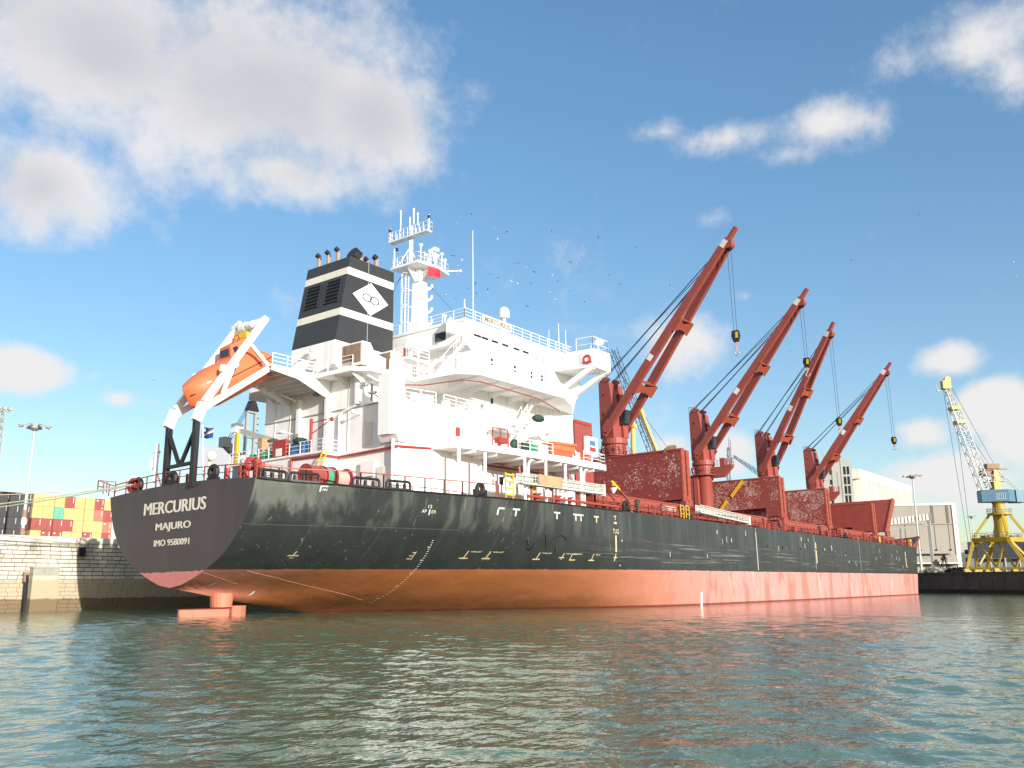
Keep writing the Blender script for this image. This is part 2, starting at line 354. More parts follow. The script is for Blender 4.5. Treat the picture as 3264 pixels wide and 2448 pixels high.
YQ = 25.0
land = MB().slab([(-600, YQ + .6), (58, YQ + .6), (230, YQ + .6), (236, 300), (-600, 300)], -8, 7.0)
structure(land, 'quay_ground', 'asphalt')
qw = thing('quay_wall', 'pale block stone quay wall with a brown tide band, left of the stern', 'quay wall', (0, YQ, 0))
part(MB().box(-400, 230, .06, .6, -8, 6.45), 'wall_core', 'mortar', qw)
part(MB().box(-400, 230, -.12, .62, 6.5, 7.03).box(-400, 230, -.02, .6, 6.42, 6.5), 'coping', 'stone', qw)
me0 = {}
def block(L, H):
    k = (round(L, 2), round(H, 2))
    if k not in me0:
        e = .02; b_ = MB().hexa([(e, .2, e), (L - e, .2, e), (L - e, .2, H - e), (e, .2, H - e), (e + .02, -.03, e + .02), (L - e - .02, -.03, e + .02), (L - e - .02, -.03, H - e - .02), (e + .02, -.03, H - e - .02)])
        me0[k] = b_.mesh('stone_block'); me0[k].materials.append(MT['stone'])
    return me0[k]
# courses .385 m high; the nearest, most visible stretch is laid block by block
H = .385; rest = MB(); R = random.Random(5); cnt = 0
for r in range(-1, 17):
    z = -.15 + r * H + .02
    x = -5.2 - (r % 2) * .5
    while x < 17.5:
        L = R.choice((.9, 1.0, 1.05, 1.15, 1.3))
        if 2.8 < z < 6.3 and x < 13.5 and cnt < 300 or (.8 < z < 1.3 and x < 1):
            o = put(block(L, H), 'stone_block', None, qw); o.location = (x, R.uniform(-.015, .012), z); cnt += 1
        else:
            rest.box(x + .02, x + L - .02, -.03 + R.uniform(-.012, .012), .1, z + .015, z + H - .015)
        x += L
    rest.box(-60, -6.2, -.02, .1, z + .02, z + H - .02)
    rest.box(19.0, 120, -.02, .1, z + .02, z + H - .02)
part(rest, 'stone_courses', 'stone', qw, kind='stuff')
bl = thing('mooring_block', 'square pale concrete block standing against the stone quay wall', 'concrete block', (2.0, YQ - .75, 0))
MT['blockc'] = stone('green_stained_block', (.40, .41, .32)); part(MB().box(-1.15, 1.35, 0, .7, -3, 3.3), 'block_body', 'blockc', bl); part(MB().box(-1.15, 1.35, 0, .7, 3.3, 3.95), 'block_head', 'concrete', bl); part(MB().box(-1.2, 1.4, -.06, .7, 3.95, 4.12), 'block_cap', 'concrete', bl)  # head and cap are darker: shade at the block's top put into the colour
pl = thing('fender_pile', 'rusty steel pile leaning against the pale quay wall', 'pile', (.45, YQ - .55, 0))
part(MB().beam((0, -.2, -2), (-.02, .2, 3.5), .36, .3), 'pile_shaft', 'black', pl); part(MB().box(-.35, .12, -.1, .3, 3.35, 3.62).box(-.3, -.16, -.05, .3, 2.7, 3.4), 'pile_head', 'rust', pl)
for i, x in enumerate((5.6, 10.8)):
    h = thing('quay_fender', ('dark square fender high on the quay wall, nearer the open end', 'dark square fender high on the quay wall, nearer the ship')[i], 'fender', (x, YQ - .2, 5.2), group='fenders on the quay wall')
    part(MB().box(-.3, .3, -.15, .2, 0, .9), 'rubber_pad', 'black', h); part(MB().box(-.42, .42, -.03, .22, -.12, .02), 'bracket', 'rust', h)

# far quay under the yellow crane
def rot2(p, a): return (p[0] * cos(a) - p[1] * sin(a), p[0] * sin(a) + p[1] * cos(a))
P0 = V((193.0, -14.8)); P1 = V((179.3, -34.2)); q = (P1 - P0).normalized(); nrm = V((q.y, -q.x)) if q.y * 1 > 0 else V((-q.y, q.x)); inward = V((.82, -.57))
A = P0 - q * 60; B = P1 + q * 260
land2 = MB().slab([(A.x, A.y), (B.x, B.y), (B.x + inward.x * 700, B.y + inward.y * 700), (A.x + inward.x * 900 - q.x * 400, A.y + inward.y * 900 - q.y * 400)], -8, 4.75)
structure(land2, 'far_quay_ground', 'asphalt')
fq = thing('quay_wall', 'dark stained concrete quay wall below the yellow crane', 'quay wall', (P0.x, P0.y, 0), math.atan2(q.y, q.x))
R = random.Random(9); x = -60
while x < 200:
    L = R.uniform(3.2, 4.6); part(MB().box(x, x + L - .09, -.25 - R.uniform(0, .1), .1, .9, 4.45), 'wall_panel', 'greyquay', fq); x += L
part(MB().box(-60, 260, -.16, .12, -8, .95), 'wall_base', 'black', fq); part(MB().box(-60, 260, -.45, .25, 4.45, 4.82), 'coping', 'greyquay', fq)

# ------------------------------------------------------------------ the ship: hull
ship = thing('cargo_ship', 'large black and red bulk carrier with white accommodation and four red cranes', 'cargo ship', ship=True)
ZD = 10.0
BD = [(0, 10.0), (4, 11.4), (10.7, 13.2), (19.4, 14.75), (23.3, 15.5), (31, 16.1), (45, 16.13), (150, 16.13), (160, 16.13), (168, 16.0), (173, 15.2), (178, 13.3), (183, 9.8), (186, 6.2), (188.5, 0)]
ROWS = [(-8, [(50, 0), (62, 9), (80, 15), (95, 16), (160, 16), (170, 13), (178, 7), (184, 0)]),
        (-2, [(24, 0), (35, 3.5), (46, 10.5), (58, 14.8), (66, 15.9), (80, 16.1), (160, 16.1), (168, 15.2), (175, 12), (181, 7), (185.5, 0)]),
        (0, [(15.5, 0), (23, 3.6), (33, 7.6), (46, 13.9), (58, 15.9), (66, 16.13), (160, 16.13), (168, 15.5), (174, 13.2), (180, 9), (184, 4.5), (186, 0)]),
        (2, [(3.3, 0), (10, 3.6), (20, 7.6), (33, 11.6), (46, 15.2), (58, 16.13), (160, 16.13), (168, 15.6), (174, 13.6), (180, 9.6), (184, 5), (186.6, 0)]),
        (4, [(-2.5, 0), (0, 4.7), (10, 8.3), (20, 11.0), (33, 14.2), (46, 16.0), (52, 16.13), (160, 16.13), (168, 15.7), (174, 14), (180, 10), (184, 5.4), (187, 0)]),
        (6, [(-6, 5), (0, 7.8), (10, 10.8), (20, 13.1), (33, 15.6), (42, 16.13), (160, 16.13), (168, 15.8), (174, 14.2), (180, 10.4), (184, 6), (187.6, 0)]),
        (8, [(-6, 7), (0, 9.2), (10, 12.3), (20, 14.4), (33, 16.05), (42, 16.13), (160, 16.13), (168, 15.9), (174, 14.4), (180, 10.8), (184, 6.6), (188, 0)]),
        (10, BD)]
TRANS = [(2.55, 0), (2.62, .9), (2.8, 1.6), (3.14, 2.72), (3.8, 4.4), (4.7, 6.2), (5.98, 7.76), (7.55, 8.96), (8.8, 9.5), (9.75, 9.8), (10.6, 9.98)]
def hw(x, z):
    col = [(zz, smooth_table(x, T)) for zz, T in ROWS]
    b = max(0, smooth_table(z, col))
    if x < 6:
        w = max(0, 1 - x / 6); b = b * (1 - w) + smooth_table(z, TRANS) * w
    return b
def zb(x): return smooth_table(x, [(0, 2.55), (3.3, 1.95), (8, 1.1), (15.5, -.05), (24, -2.2), (50, -8), (60, -8.6), (175, -8.6), (180, -8), (184, -7.5), (185.5, -2), (186.6, 2), (188.5, 10)])
def zdk(x): return ZD + max(0, 1 - x / 9) * .25
XS = [0, .5, 1, 2, 3, 4, 5, 6, 7, 8, 9, 10, 11, 12, 13, 14, 15, 16, 18, 20, 22, 24, 26, 28, 30, 33, 36, 39, 42, 45, 48, 52, 56, 60, 65, 70, 80, 90, 100, 110, 120, 130, 140, 150, 156, 160, 163, 166, 168, 170, 172, 174, 176, 178, 180, 181.5, 183, 184, 185, 186, 187, 187.8, 188.3]
NT = 44
hb = MB(); idx = {}
for i, x in enumerate(XS):
    lo, hi = zb(x), zdk(x)
    for j in range(NT + 1):
        s = j / NT; z = hi + (lo - hi) * s; y = 0 if j == NT else hw(x, z)
        idx[i, j, 0] = len(hb.v); hb.v.append((x, -y, z)); idx[i, j, 1] = len(hb.v); hb.v.append((x, y, z))
for i in range(len(XS) - 1):
    for j in range(NT):
        for sd in (0, 1): hb.f.append((idx[i, j, sd], idx[i + 1, j, sd], idx[i + 1, j + 1, sd], idx[i, j + 1, sd]))
def hull_mat():
    M, t, b = new_mat('hull_paint'); o = coords(t); s = N(t, 'ShaderNodeSeparateXYZ'); t.links.new(o, s.inputs[0]); x, y, z = s.outputs
    big = noise(t, o, .09, 4); fine = noise(t, o, 1.4, 5, .65)
    blk = mix(t, noise(t, vscale(t, o, (.5, .5, .06)), 1.0, 5, .62), (.014, .0165, .017), (.046, .051, .050))
    # weathered grey panels high on the quarter, grazing sheen painted in near the stern, thin vertical runs
    wth = m(t, 'MULTIPLY', ramp(t, noise(t, vscale(t, o, (.9, .9, .06)), .9, 4, .55), (.46, .66, 0, .6)), m(t, 'MULTIPLY', ramp(t, z, (6.6, 7.6, 0, 1)), ramp(t, x, (10, 55, 1, .35))))
    blk = mix(t, wth, blk, (.105, .112, .098)); fade_sheen = m(t, 'MULTIPLY', ramp(t, m(t, 'ADD', x, m(t, 'MULTIPLY', m(t, 'SUBTRACT', noise(t, vscale(t, o, (.6, .6, .2)), .8, 4), .5), 16)), (8, 2, 0, .6)), ramp(t, m(t, 'ADD', z, m(t, 'MULTIPLY', m(t, 'SUBTRACT', noise(t, vscale(t, o, (2.6, 2.6, .05)), 1, 3, .5), .5), 3.0)), (7.9, 9.0, 0, 1))); blk = mix(t, fade_sheen, blk, (.17, .18, .155))
    runs = m(t, 'MULTIPLY', ramp(t, noise(t, vscale(t, o, (3.2, 3.2, .07)), 1.0, 3, .6), (.64, .74, 0, .75)), ramp(t, noise(t, o, .12, 3), (.48, .62, 0, 1)))
    blk = mix(t, runs, blk, (.26, .24, .20))
    band = m(t, 'MULTIPLY', ramp(t, z, (4.2, 5.2, 0, 1)), ramp(t, z, (7.4, 6.8, 0, 1)))
    scr = m(t, 'MULTIPLY', ramp(t, noise(t, vscale(t, o, (.09, .09, 4.5)), 1.0, 5, .68), (.52, .72, 0, .55)), m(t, 'MULTIPLY', band, ramp(t, x, (32, 42, 0, 1))))
    blk = mix(t, scr, blk, (.30, .28, .25))
    scr2 = m(t, 'MULTIPLY', ramp(t, noise(t, vscale(t, o, (.05, .05, 2.6)), 1.0, 3, .6), (.70, .74, 0, .6)), m(t, 'MULTIPLY', band, ramp(t, x, (38, 46, 0, 1))))
    blk = mix(t, scr2, blk, (.26, .075, .045))
    rustd = m(t, 'MULTIPLY', ramp(t, noise(t, vscale(t, o, (1.4, 1.4, .10)), 1.0, 4, .6), (.66, .78, 0, .8)), ramp(t, z, (8.4, 9.9, 0, 1)))
    blk = mix(t, rustd, blk, (.24, .13, .06))
    # lower paint: brown aft, growth stain with grazing sun and water reflection tinted in; faded pink along the parallel body
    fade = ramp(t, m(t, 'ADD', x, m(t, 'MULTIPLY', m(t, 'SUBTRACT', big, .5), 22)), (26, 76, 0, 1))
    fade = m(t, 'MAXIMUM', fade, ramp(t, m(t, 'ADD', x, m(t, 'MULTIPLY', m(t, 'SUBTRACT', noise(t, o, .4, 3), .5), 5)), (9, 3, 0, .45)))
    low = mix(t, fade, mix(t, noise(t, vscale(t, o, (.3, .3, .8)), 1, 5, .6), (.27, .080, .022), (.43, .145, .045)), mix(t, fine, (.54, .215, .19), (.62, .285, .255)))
    pat = m(t, 'MULTIPLY', ramp(t, noise(t, vscale(t, o, (.45, .45, .16)), .8, 5, .6), (.50, .60, 0, .62)), ramp(t, x, (44, 60, 0, 1)))
    low = mix(t, pat, low, (.40, .115, .08))
    pale = m(t, 'MULTIPLY', ramp(t, noise(t, vscale(t, o, (.5, .5, .14)), 1.1, 5, .65), (.56, .68, 0, .6)), ramp(t, x, (60, 75, 0, 1)))
    low = mix(t, pale, low, (.72, .42, .34))
    hair = ramp(t, noise(t, vscale(t, o, (2.6, 2.6, .2)), 1.0, 5, .7), (.62, .74, 0, .7)); low = mix(t, hair, low, (.20, .06, .04))
    gr = m(t, 'MULTIPLY', ramp(t, m(t, 'ADD', z, m(t, 'MULTIPLY', m(t, 'SUBTRACT', noise(t, o, .5, 4), .5), 2.0)), (1.7, .5, 0, .75)), ramp(t, x, (36, 52, 1, 0)))
    low = mix(t, gr, low, (.19, .065, .02))
    wet = ramp(t, m(t, 'ADD', m(t, 'ADD', z, m(t, 'MULTIPLY', y, -.018)), m(t, 'MULTIPLY', m(t, 'SUBTRACT', fine, .5), .15)), (.52, .42, 0, 1)); low = mix(t, wet, low, (.19, .035, .02))
    edge = m(t, 'ADD', z, m(t, 'MULTIPLY', m(t, 'SUBTRACT', noise(t, vscale(t, o, (1, 1, .3)), 1.1, 4), .5), .16))
    isb = ramp(t, m(t, 'ADD', edge, m(t, 'MULTIPLY', x, -.0026)), (3.80, 3.86, 0, 1))
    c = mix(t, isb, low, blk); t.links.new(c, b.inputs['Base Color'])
    t.links.new(m(t, 'ADD', m(t, 'MULTIPLY', fine, .25), m(t, 'MULTIPLY', m(t, 'SUBTRACT', 1, isb), .25, ), ), b.inputs['Roughness'])
    rr = N(t, 'ShaderNodeMath', operation='ADD'); rr.inputs[1].default_value = .25
    t.links.new(b.inputs['Roughness'].links[0].from_socket, rr.inputs[0]); t.links.new(rr.outputs[0], b.inputs['Roughness'])
    # plating: soft dents, frames and welds
    h = m(t, 'ADD', m(t, 'ADD', m(t, 'MULTIPLY', m(t, 'SINE', m(t, 'MULTIPLY', x, 7.4)), .006), m(t, 'MULTIPLY', m(t, 'SINE', m(t, 'MULTIPLY', z, 2.6)), .006)), m(t, 'MULTIPLY', noise(t, vscale(t, o, (.45, .45, .45)), 1.0, 2), .12)) if 0 else m(t, 'ADD', m(t, 'ADD', m(t, 'MULTIPLY', noise(t, vscale(t, o, (.45, .45, .45)), 1.0, 2), .12), m(t, 'MULTIPLY', m(t, 'MULTIPLY', m(t, 'SINE', m(t, 'MULTIPLY', x, 7.4)), m(t, 'ADD', 1, m(t, 'SINE', m(t, 'MULTIPLY', z, 2.6)))), .003)), m(t, 'MULTIPLY', noise(t, vscale(t, o, (1, 1, .2)), 1.2, 2), .03))
    bp = N(t, 'ShaderNodeBump'); bp.inputs['Strength'].default_value = .6; bp.inputs['Distance'].default_value = 1.0
    t.links.new(h, bp.inputs['Height']); t.links.new(bp.outputs[0], b.inputs['Normal'])
    return M
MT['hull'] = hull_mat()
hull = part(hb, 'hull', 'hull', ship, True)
tr = [(0, -smooth_table(z, TRANS), z) for z in [10.25 - i * (7.7) / 40 for i in range(41)]]
trp = [(-.02, y, z) for _, y, z in tr] + [(-.02, -y, z) for _, y, z in tr[-2:0:-1]] + [(-.02, 9.95, 10.25)]
# the top edge of the transom is cambered
top = [(-.02, y, 10.25 + .38 * (1 - (y / 9.95) ** 2)) for y in [9.95 - k * 1.24375 for k in range(1, 16)]]
def transom_mat():
    M, t, b = new_mat('transom_paint'); o = coords(t); s = N(t, 'ShaderNodeSeparateXYZ'); t.links.new(o, s.inputs[0]); z = s.outputs[2]
    c1 = mix(t, noise(t, vscale(t, o, (1, .7, .08)), 1, 5), (.044, .032, .034), (.078, .060, .059)); c2 = mix(t, noise(t, o, .8, 4), (.50, .15, .13), (.62, .22, .19))
    e = m(t, 'ADD', z, m(t, 'MULTIPLY', m(t, 'SUBTRACT', noise(t, vscale(t, o, (1, 1, .2)), 1.3, 3), .5), .35))
    t.links.new(mix(t, ramp(t, e, (3.74, 3.78, 0, 1)), c2, c1), b.inputs['Base Color']); b.inputs['Roughness'].default_value = .5; return M
MT['transom'] = transom_mat()
part(MB().extr(trp + top, (.12, 0, 0)), 'transom', 'transom', ship)
dk = MB(); pts = [(x, hw(x, ZD)) for x in XS]
dk.add([(x, -y + .02, ZD - .02) for x, y in pts] + [(x, y - .02, ZD - .02) for x, y in pts], [(i, i + 1, len(pts) + i + 1, len(pts) + i) for i in range(len(pts) - 1)])
part(dk, 'main_deck', 'red', ship)
MT['greydk'] = paint('seam_grey', (.085, .09, .085), .5, .1); 
# rub rail / gunwale bar along the deck edge, weld seam lines on the quarter
def along(xs, zf, off=0): return [(x, -(hw(x, zf(x)) + off), zf(x)) for x in xs]
part(MB().tube(along([.1 + i * 1.2 for i in range(36)], lambda x: zdk(x) - .03, .02), .07), 'gunwale_bar', 'black', ship)
part(MB().tube(along([.05 + i * .8 for i in range(24)], lambda x: 7.0 + .004 * x, -.012), .03), 'weld_seam', 'greydk', hull)
MT['seam'] = paint('seam_paint', (.55, .27, .20), .6, .1)
part(MB().tube(along([3.3 + i * .65 for i in range(21)], lambda x: 3.75 - (x - 3.3) * .184, .0), .018).tube(along([.2 + i * .42 for i in range(11)], lambda x: 3.66 - .19 * x, .0), .018), 'weld_seam', 'seam', hull)
for x in (5.2, 11.0, 17.0, 23.0, 78.2, 102, 126):
    part(MB().tube([(x + (z - 7) * .02, -(hw(x, z) - (.012 if x < 70 else 0)), z) for z in [9.9 - k * .45 for k in range(13)]], .022 if x < 70 else .03), 'weld_seam', 'greydk' if x < 70 else 'grey', hull)
bow = MB(); bxs = [166, 168, 170, 172, 174, 176, 178, 180, 182, 183.5, 185, 186.5, 187.8, 188.5]
ol = [(x, -hw(x, ZD)) for x in bxs] + [(x, hw(x, ZD)) for x in bxs[::-1][1:]]
def flare(p):
    x, y = p; k = max(0, min(1, (x - 166) / 9)); hgt = 2.75 * (k ** .8); n = V((max(0, (x - 160)) * .05, y * .055, 0))
    return (x + n.x * k * .9, y + n.y * k * 1.05, ZD + hgt)
a = [(x, y, ZD - .05) for x, y in ol]; c_ = [flare(p) for p in ol]; n_ = len(ol)
ins = [(x * .9985, y * .992, z) for x, y, z in c_]; ins0 = [(x * .9985, y * .985, z) for x, y, z in a]
bow.add(a + c_ + ins + ins0, [(i, i + 1, n_ + i + 1, n_ + i) for i in range(n_ - 1)] + [(n_ + i, n_ + i + 1, 2 * n_ + i + 1, 2 * n_ + i) for i in range(n_ - 1)] + [(2 * n_ + i, 2 * n_ + i + 1, 3 * n_ + i + 1, 3 * n_ + i) for i in range(n_ - 1)])
part(bow, 'bow_bulwark', 'red', ship)
# rudder and horn
MT['rudder'] = paint('rudder_red', (.58, .20, .13), .5, .15, .7, (.35, .06, .03), .5, (1, 1, .5))
rd = part(MB().extr([(.9, -.12, -4), (3.0, -.34, -4), (5.2, -.42, -4), (5.2, .42, -4), (3.0, .34, -4), (.9, .12, -4)], (0, 0, 4.86)), 'rudder', 'rudder', ship)
part(MB().extr([(.85, -.16, .86), (3, -.4, .86), (5.22, -.47, .86), (5.22, .47, .86), (3, .4, .86), (.85, .16, .86)], (0, 0, .06)), 'rudder_cap', 'redbright', rd)
part(MB().extr([(5.3, -.7, -4), (6.2, -.6, -4), (7.0, -.15, -4), (7.0, .15, -4), (6.2, .6, -4), (5.3, .7, -4)], (0, 0, 5.1)).cyl((4.7, 0, 1.0), (4.7, 0, 2.1), .85, .95, 20), 'rudder_horn', 'rudder', ship)

# lettering on the transom (reads from astern) and marks on the starboard side
MT['letter'] = paint('cream_lettering', (.72, .66, .54), .6, .2, 1.2, (.45, .22, .08), .6, (1, 1, .2))
def on_transom(y0, z0): return lambda u, v: (-.035, y0 - u, z0 + v)
for txt, y0, z0, w, h in (('MERCURIUS', 4.4, 8.35, 8.45, .98), ('MAJURO', 2.52, 6.88, 4.75, .74), ('IMO 9580091', 2.6, 5.80, 4.8, .5)):
    put(heavy(text_mesh(txt, w, h, on_transom(y0, z0), .0), .055 if h > .9 else .042 if h > .6 else .028), 'lettering', 'letter', hull, 'cream painted ' + {'M': 'ship name or port', 'I': 'number'}[txt[0]] + ' on the dark transom')
def on_side(x0, z0): return lambda u, v: (x0 + u, -(hw(x0 + u, z0 + v) + .03), z0 + v)
def mark(rects, mat='letter'):
    if len(rects) < 30:
        for r in rects: mark1([r], mat)
    else: mark1(rects, mat)['kind'] = 'stuff'
def mark1(rects, mat='letter'):           # thin raised strokes (x, z, width, height, slope) laid on the plating
    b_ = MB()
    for x, z, w, h, *sl in rects:
        k = sl[0] if sl else 0; q4 = [(x, z), (x + w, z), (x + w + k, z + h), (x + k, z + h)]
        o_ = [(px, -(hw(px, pz) + .03), pz) for px, pz in q4]; i_ = [(px, -(hw(px, pz) - .03), pz) for px, pz in q4]
        b_.hexa(i_ + o_)
    return part(b_, 'hull_mark', mat, hull)
MT['mark'] = paint('yellowed_white_mark', (.56, .45, .28), .6, .35, 1.5)
MT['markw'] = paint('white_mark', (.58, .565, .52), .6, .3, 1.5)
for x, k in ((22.1, 0), (24.3, 1), (29.95, 1), (33.05, 1), (33.95, 1), (36.8, 1)):
    mark([(x - (.45 if k else 0), 9.02, .9 if k else .7, .15), (x - .08, 8.5, .16, .55)], 'markw' if x < 35 else 'mark')
for x, t_ in ((20.7, 'L'), (23.1, 'T'), (28.9, 'T'), (32.15, 'I'), (33.75, 'C'), (36.65, 'T')):
    r = [(x - .4, 4.75, .85, .11)] if t_ != 'I' else [(x - .4, 4.95, .7, .1)]
    r += [(x - .05, 4.82, .1, .6, .04)] if t_ != 'C' else [(x - .4, 4.82, .1, .55), (x - .35, 5.3, .7, .1)]
    mark(r, 'mark'); 
    put(text_mesh('W.BALLAST' if t_ != 'C' else 'CARGO', 1.2 if x < 30 else .8, .13, on_side(x + .3, 5.3), .02), 'lettering', 'mark', hull)
put(text_mesh('AP', .48, .26, on_side(13.95, 8.32), .01), 'lettering', 'markw', hull); put(text_mesh('ER', .48, .26, on_side(14.92, 8.30), .01), 'lettering', 'mark', hull)
put(text_mesh('12', .38, .26, on_side(14.5, 8.72), .01), 'lettering', 'markw', hull); mark([(14.68, 8.16, .1, .45)], 'markw')
mark([(4.92, 9.5, .1, .42), (4.92, 9.85, .5, .1)], 'markw'); put(text_mesh('PH', .3, .18, on_side(5.12, 9.55), .02), 'lettering', 'markw', hull)
mark([(4.9, 4.8, .72, .07), (5.2, 4.83, .07, .32, .06)], 'mark'); put(text_mesh('AP', .25, .1, on_side(5.15, 4.62), .01), 'lettering', 'mark', hull)
mark([(15.5, 4.62, .07, .66, -.05), (15.1, 4.9, .4, .06), (15.2, 5.15, .3, .07), (15.08, 4.66, .3, .08)], 'mark')
# dotted frame line curving down the quarter, draught figures on the flat side
dots = []
for i in range(34):
    s = i / 33; z = 6.15 - 5.75 * s; x = 16.3 + 1.3 * s
    dots.append((x, z, .13, .055))
    if i % 6 == 3: dots.append((x - .16, z - .01, .3, .06))
mark(dots, 'markw')
put(text_mesh('TUG', 1.2, .5, on_side(39.9, 7.55), .015), 'lettering', 'mark', hull)
mark([(40.35, 5.7, .26, 1.7), (40.4, 4.8, .14, .7), (40.2, 5.1, .6, .1), (40.2, 8.55, .55, .22), (40.42, 8.95, .1, .45), (40.2, 9.3, .5, .1)], 'mark'); mark([(41.6, 4.3, .22, 2.7)], 'grey')
[mark([(59.85, -.6 + k * .35, .42, .35)], 'whiteplain') for k in range(6)]
for x in (102.3, 157.9): mark([(x, 5.6, .4, 1.9), (x - .5, 7.4, 1.1, .12), (x, 7.75, .4, 1.0)], 'mark')
mark([(78.1, 4.2, .15, 5.1)], 'markw')
R = random.Random(21)
for i in range(30):
    x = R.uniform(52, 160); z = R.uniform(5.2, 8.8); mark([(x, z, R.uniform(.08, .22), R.uniform(.15, .9), R.uniform(-.1, .1))], R.choice(('markw', 'grey', 'grey', 'mark', 'grey')))
for x in (82, 88, 95.5, 118, 136, 150): part(MB().cyl((x, -16.2, 7.55), (x, -16.08, 7.55), .16), 'drain_opening', 'dark', hull)
# faint dark scrawl left on the side
part(MB().tube([(27.2 + .55 * cos(a), -(hw(27.2, 6.4) + .02), 6.45 + .75 * sin(a)) for a in [i * .45 for i in range(15)]], .05).tube(along([28.7, 28.75, 28.95, 29.3], lambda x: 7.2 - abs(x - 28.6) * 1.9, .02), .05).tube(along([30.0, 30.4, 30.9, 31.5, 31.9], lambda x: 6.6 + .45 * sin((x - 30) * 1.7), .02), .05).tube([(30.5, -(hw(30.5, 6) + .02), 6.9), (30.7, -(hw(30.5, 6) + .02), 5.5)], .05), 'hull_scrawl', 'dark', hull)
for x, z in ((3.6, 1.0), (4.4, 2.6)): pass
for x, z in ((2.4, 2.62), (6.1, 1.9)):
    put(text_mesh('J', .3, .32, on_side(x, z), .03), 'hull_eye', 'markw', hull)

# ------------------------------------------------------------------ accommodation
low = part(MB().slab([(13, -11.3), (17.2, -12.1), (23.4, -12.2), (23.4, -11), (40.9, -11), (40.9, 11), (13, 11)][:4] + [(23.4, 6.4), (13, 6.4)], 9.95, 18.15), 'lower_deckhouse', 'white', ship)
part(MB().box(12.86, 13, -11.3, 6.4, 17.98, 18.03).tube([(13, -11.32, 18.0), (17.2, -12.13, 18.0), (23.4, -12.23, 18)], .03, 4), 'deck_seam', 'grey', low)
casing = part(MB().box(13, 23.4, -6.35, 6.4, 18.15, 20.85), 'engine_casing', 'white', ship)
hs = part(MB().box(23.4, 40.9, -11, 11, 9.95, 25.25), 'accommodation_block', 'white', ship)
aft1 = part(MB().box(11.2, 12.95, -4.2, 6.4, 9.95, 13.95).box(11.05, 13, -4.3, 9.2, 13.95, 14.15), 'aft_deckhouse', 'white', ship)
# boat deck: a slab carried out to the ship's side on pillars
bd = part(MB().slab([(16.4, -11.5), (17.1, -14.4), (19.5, -14.9), (24, -15.55), (31, -16.05), (38.2, -16.1), (39.3, -16.0), (39.3, -11), (23, -11)], 14.02, 14.62), 'boat_deck', 'white', ship)
for x in (19, 22, 25, 28, 31, 34, 37): part(MB().box(x, x + .1, -15 if x < 24 else -15.9, -11.05, 13.72, 14.0), 'deck_beam', 'white', bd)
for x, y in ((17.6, -14.3), (20.7, -14.7), (25.7, -15.4), (28.8, -15.6), (32, -15.7), (35.0, -15.6), (35.9, -15.0)):
    part(MB().cyl((x, y, 9.98), (x, y, 14.0), .15, n=10), 'pillar', 'white', ship)
for x, y in ((26.4, -15.3), (35.6, -15.55)):
    part(MB().tube([(x, y, 10), (x, y, 13.2), (x + .12, y, 13.6), (x + .5, y, 13.9), (x + 1.8, y + .4, 13.98)], .13, 8), 'vent_pipe', 'white', ship)
# upper deck round casing and house (overhanging walkway)
ud = part(MB().slab([(11.1, -2.8), (11.3, -7.5), (12.5, -8.7), (17.9, -8.85), (18.1, -13.6), (19.6, -15), (33, -15.2), (37.2, -13.4), (40.9, -11), (40.9, 8.8), (12.9, 9.1), (11.1, 6.5)], 20.84, 21.22), 'upper_deck', 'white', ship)
for y in (-7.2, -5.0, 5.2): part(MB().extr([(11.4, y, 20.84), (13, y, 20.84), (13, y, 19.9)], (0, .08, 0)), 'bracket', 'white', ud)
for x in (20, 23, 26, 29, 32): part(MB().extr([(x, -14.9, 20.84), (x, -11, 20.84), (x, -11, 20.2)], (.08, 0, 0)), 'bracket', 'white', ud)
part(MB().tube([(12.9, -10.3, 19.2), (13, -8.9, 20.0), (12.4, -8.3, 20.5)], .09), 'stay', 'white', ud)
# lifeboat launching wing: two deep webs and a ribbed floor reaching aft
web = [(6.3, 20.72), (6.4, 21.12), (11.2, 21.2), (12.98, 21.2), (12.98, 19.3), (12.2, 19.35), (9.2, 20.4)]
w_ = part(MB().extr([(x, -2.9, z) for x, z in web], (0, .12, 0)).extr([(x, 2.8, z) for x, z in web], (0, .12, 0)).box(6.3, 13, -2.9, 2.9, 21.1, 21.22), 'launching_wing', 'whiteplain', ship)
for i in range(7): part(MB().extr([(6.9 + i * .85, -2.78, 21.1), (6.9 + i * .85, 2.8, 21.1), (6.9 + i * .85, 2.8, 20.75 - i * .12), (6.9 + i * .85, -2.78, 20.75 - i * .12)], (.07, 0, 0)), 'floor_rib', 'whiteplain', w_)
for y, x1 in ((-2.9, 12.9), (1.0, 12.9)): part(MB().box(12.55, 13, y - .1, y + .3, 14.1, 19.6), 'wall_stiffener', 'white', w_)
part(MB().tube([(12.8, 1.35, 14.1), (12.8, 1.35, 18.9), (12.6, 1.5, 19.6), (11.5, 2.2, 20.1)], .1, 8), 'drain_pipe', 'white', w_)
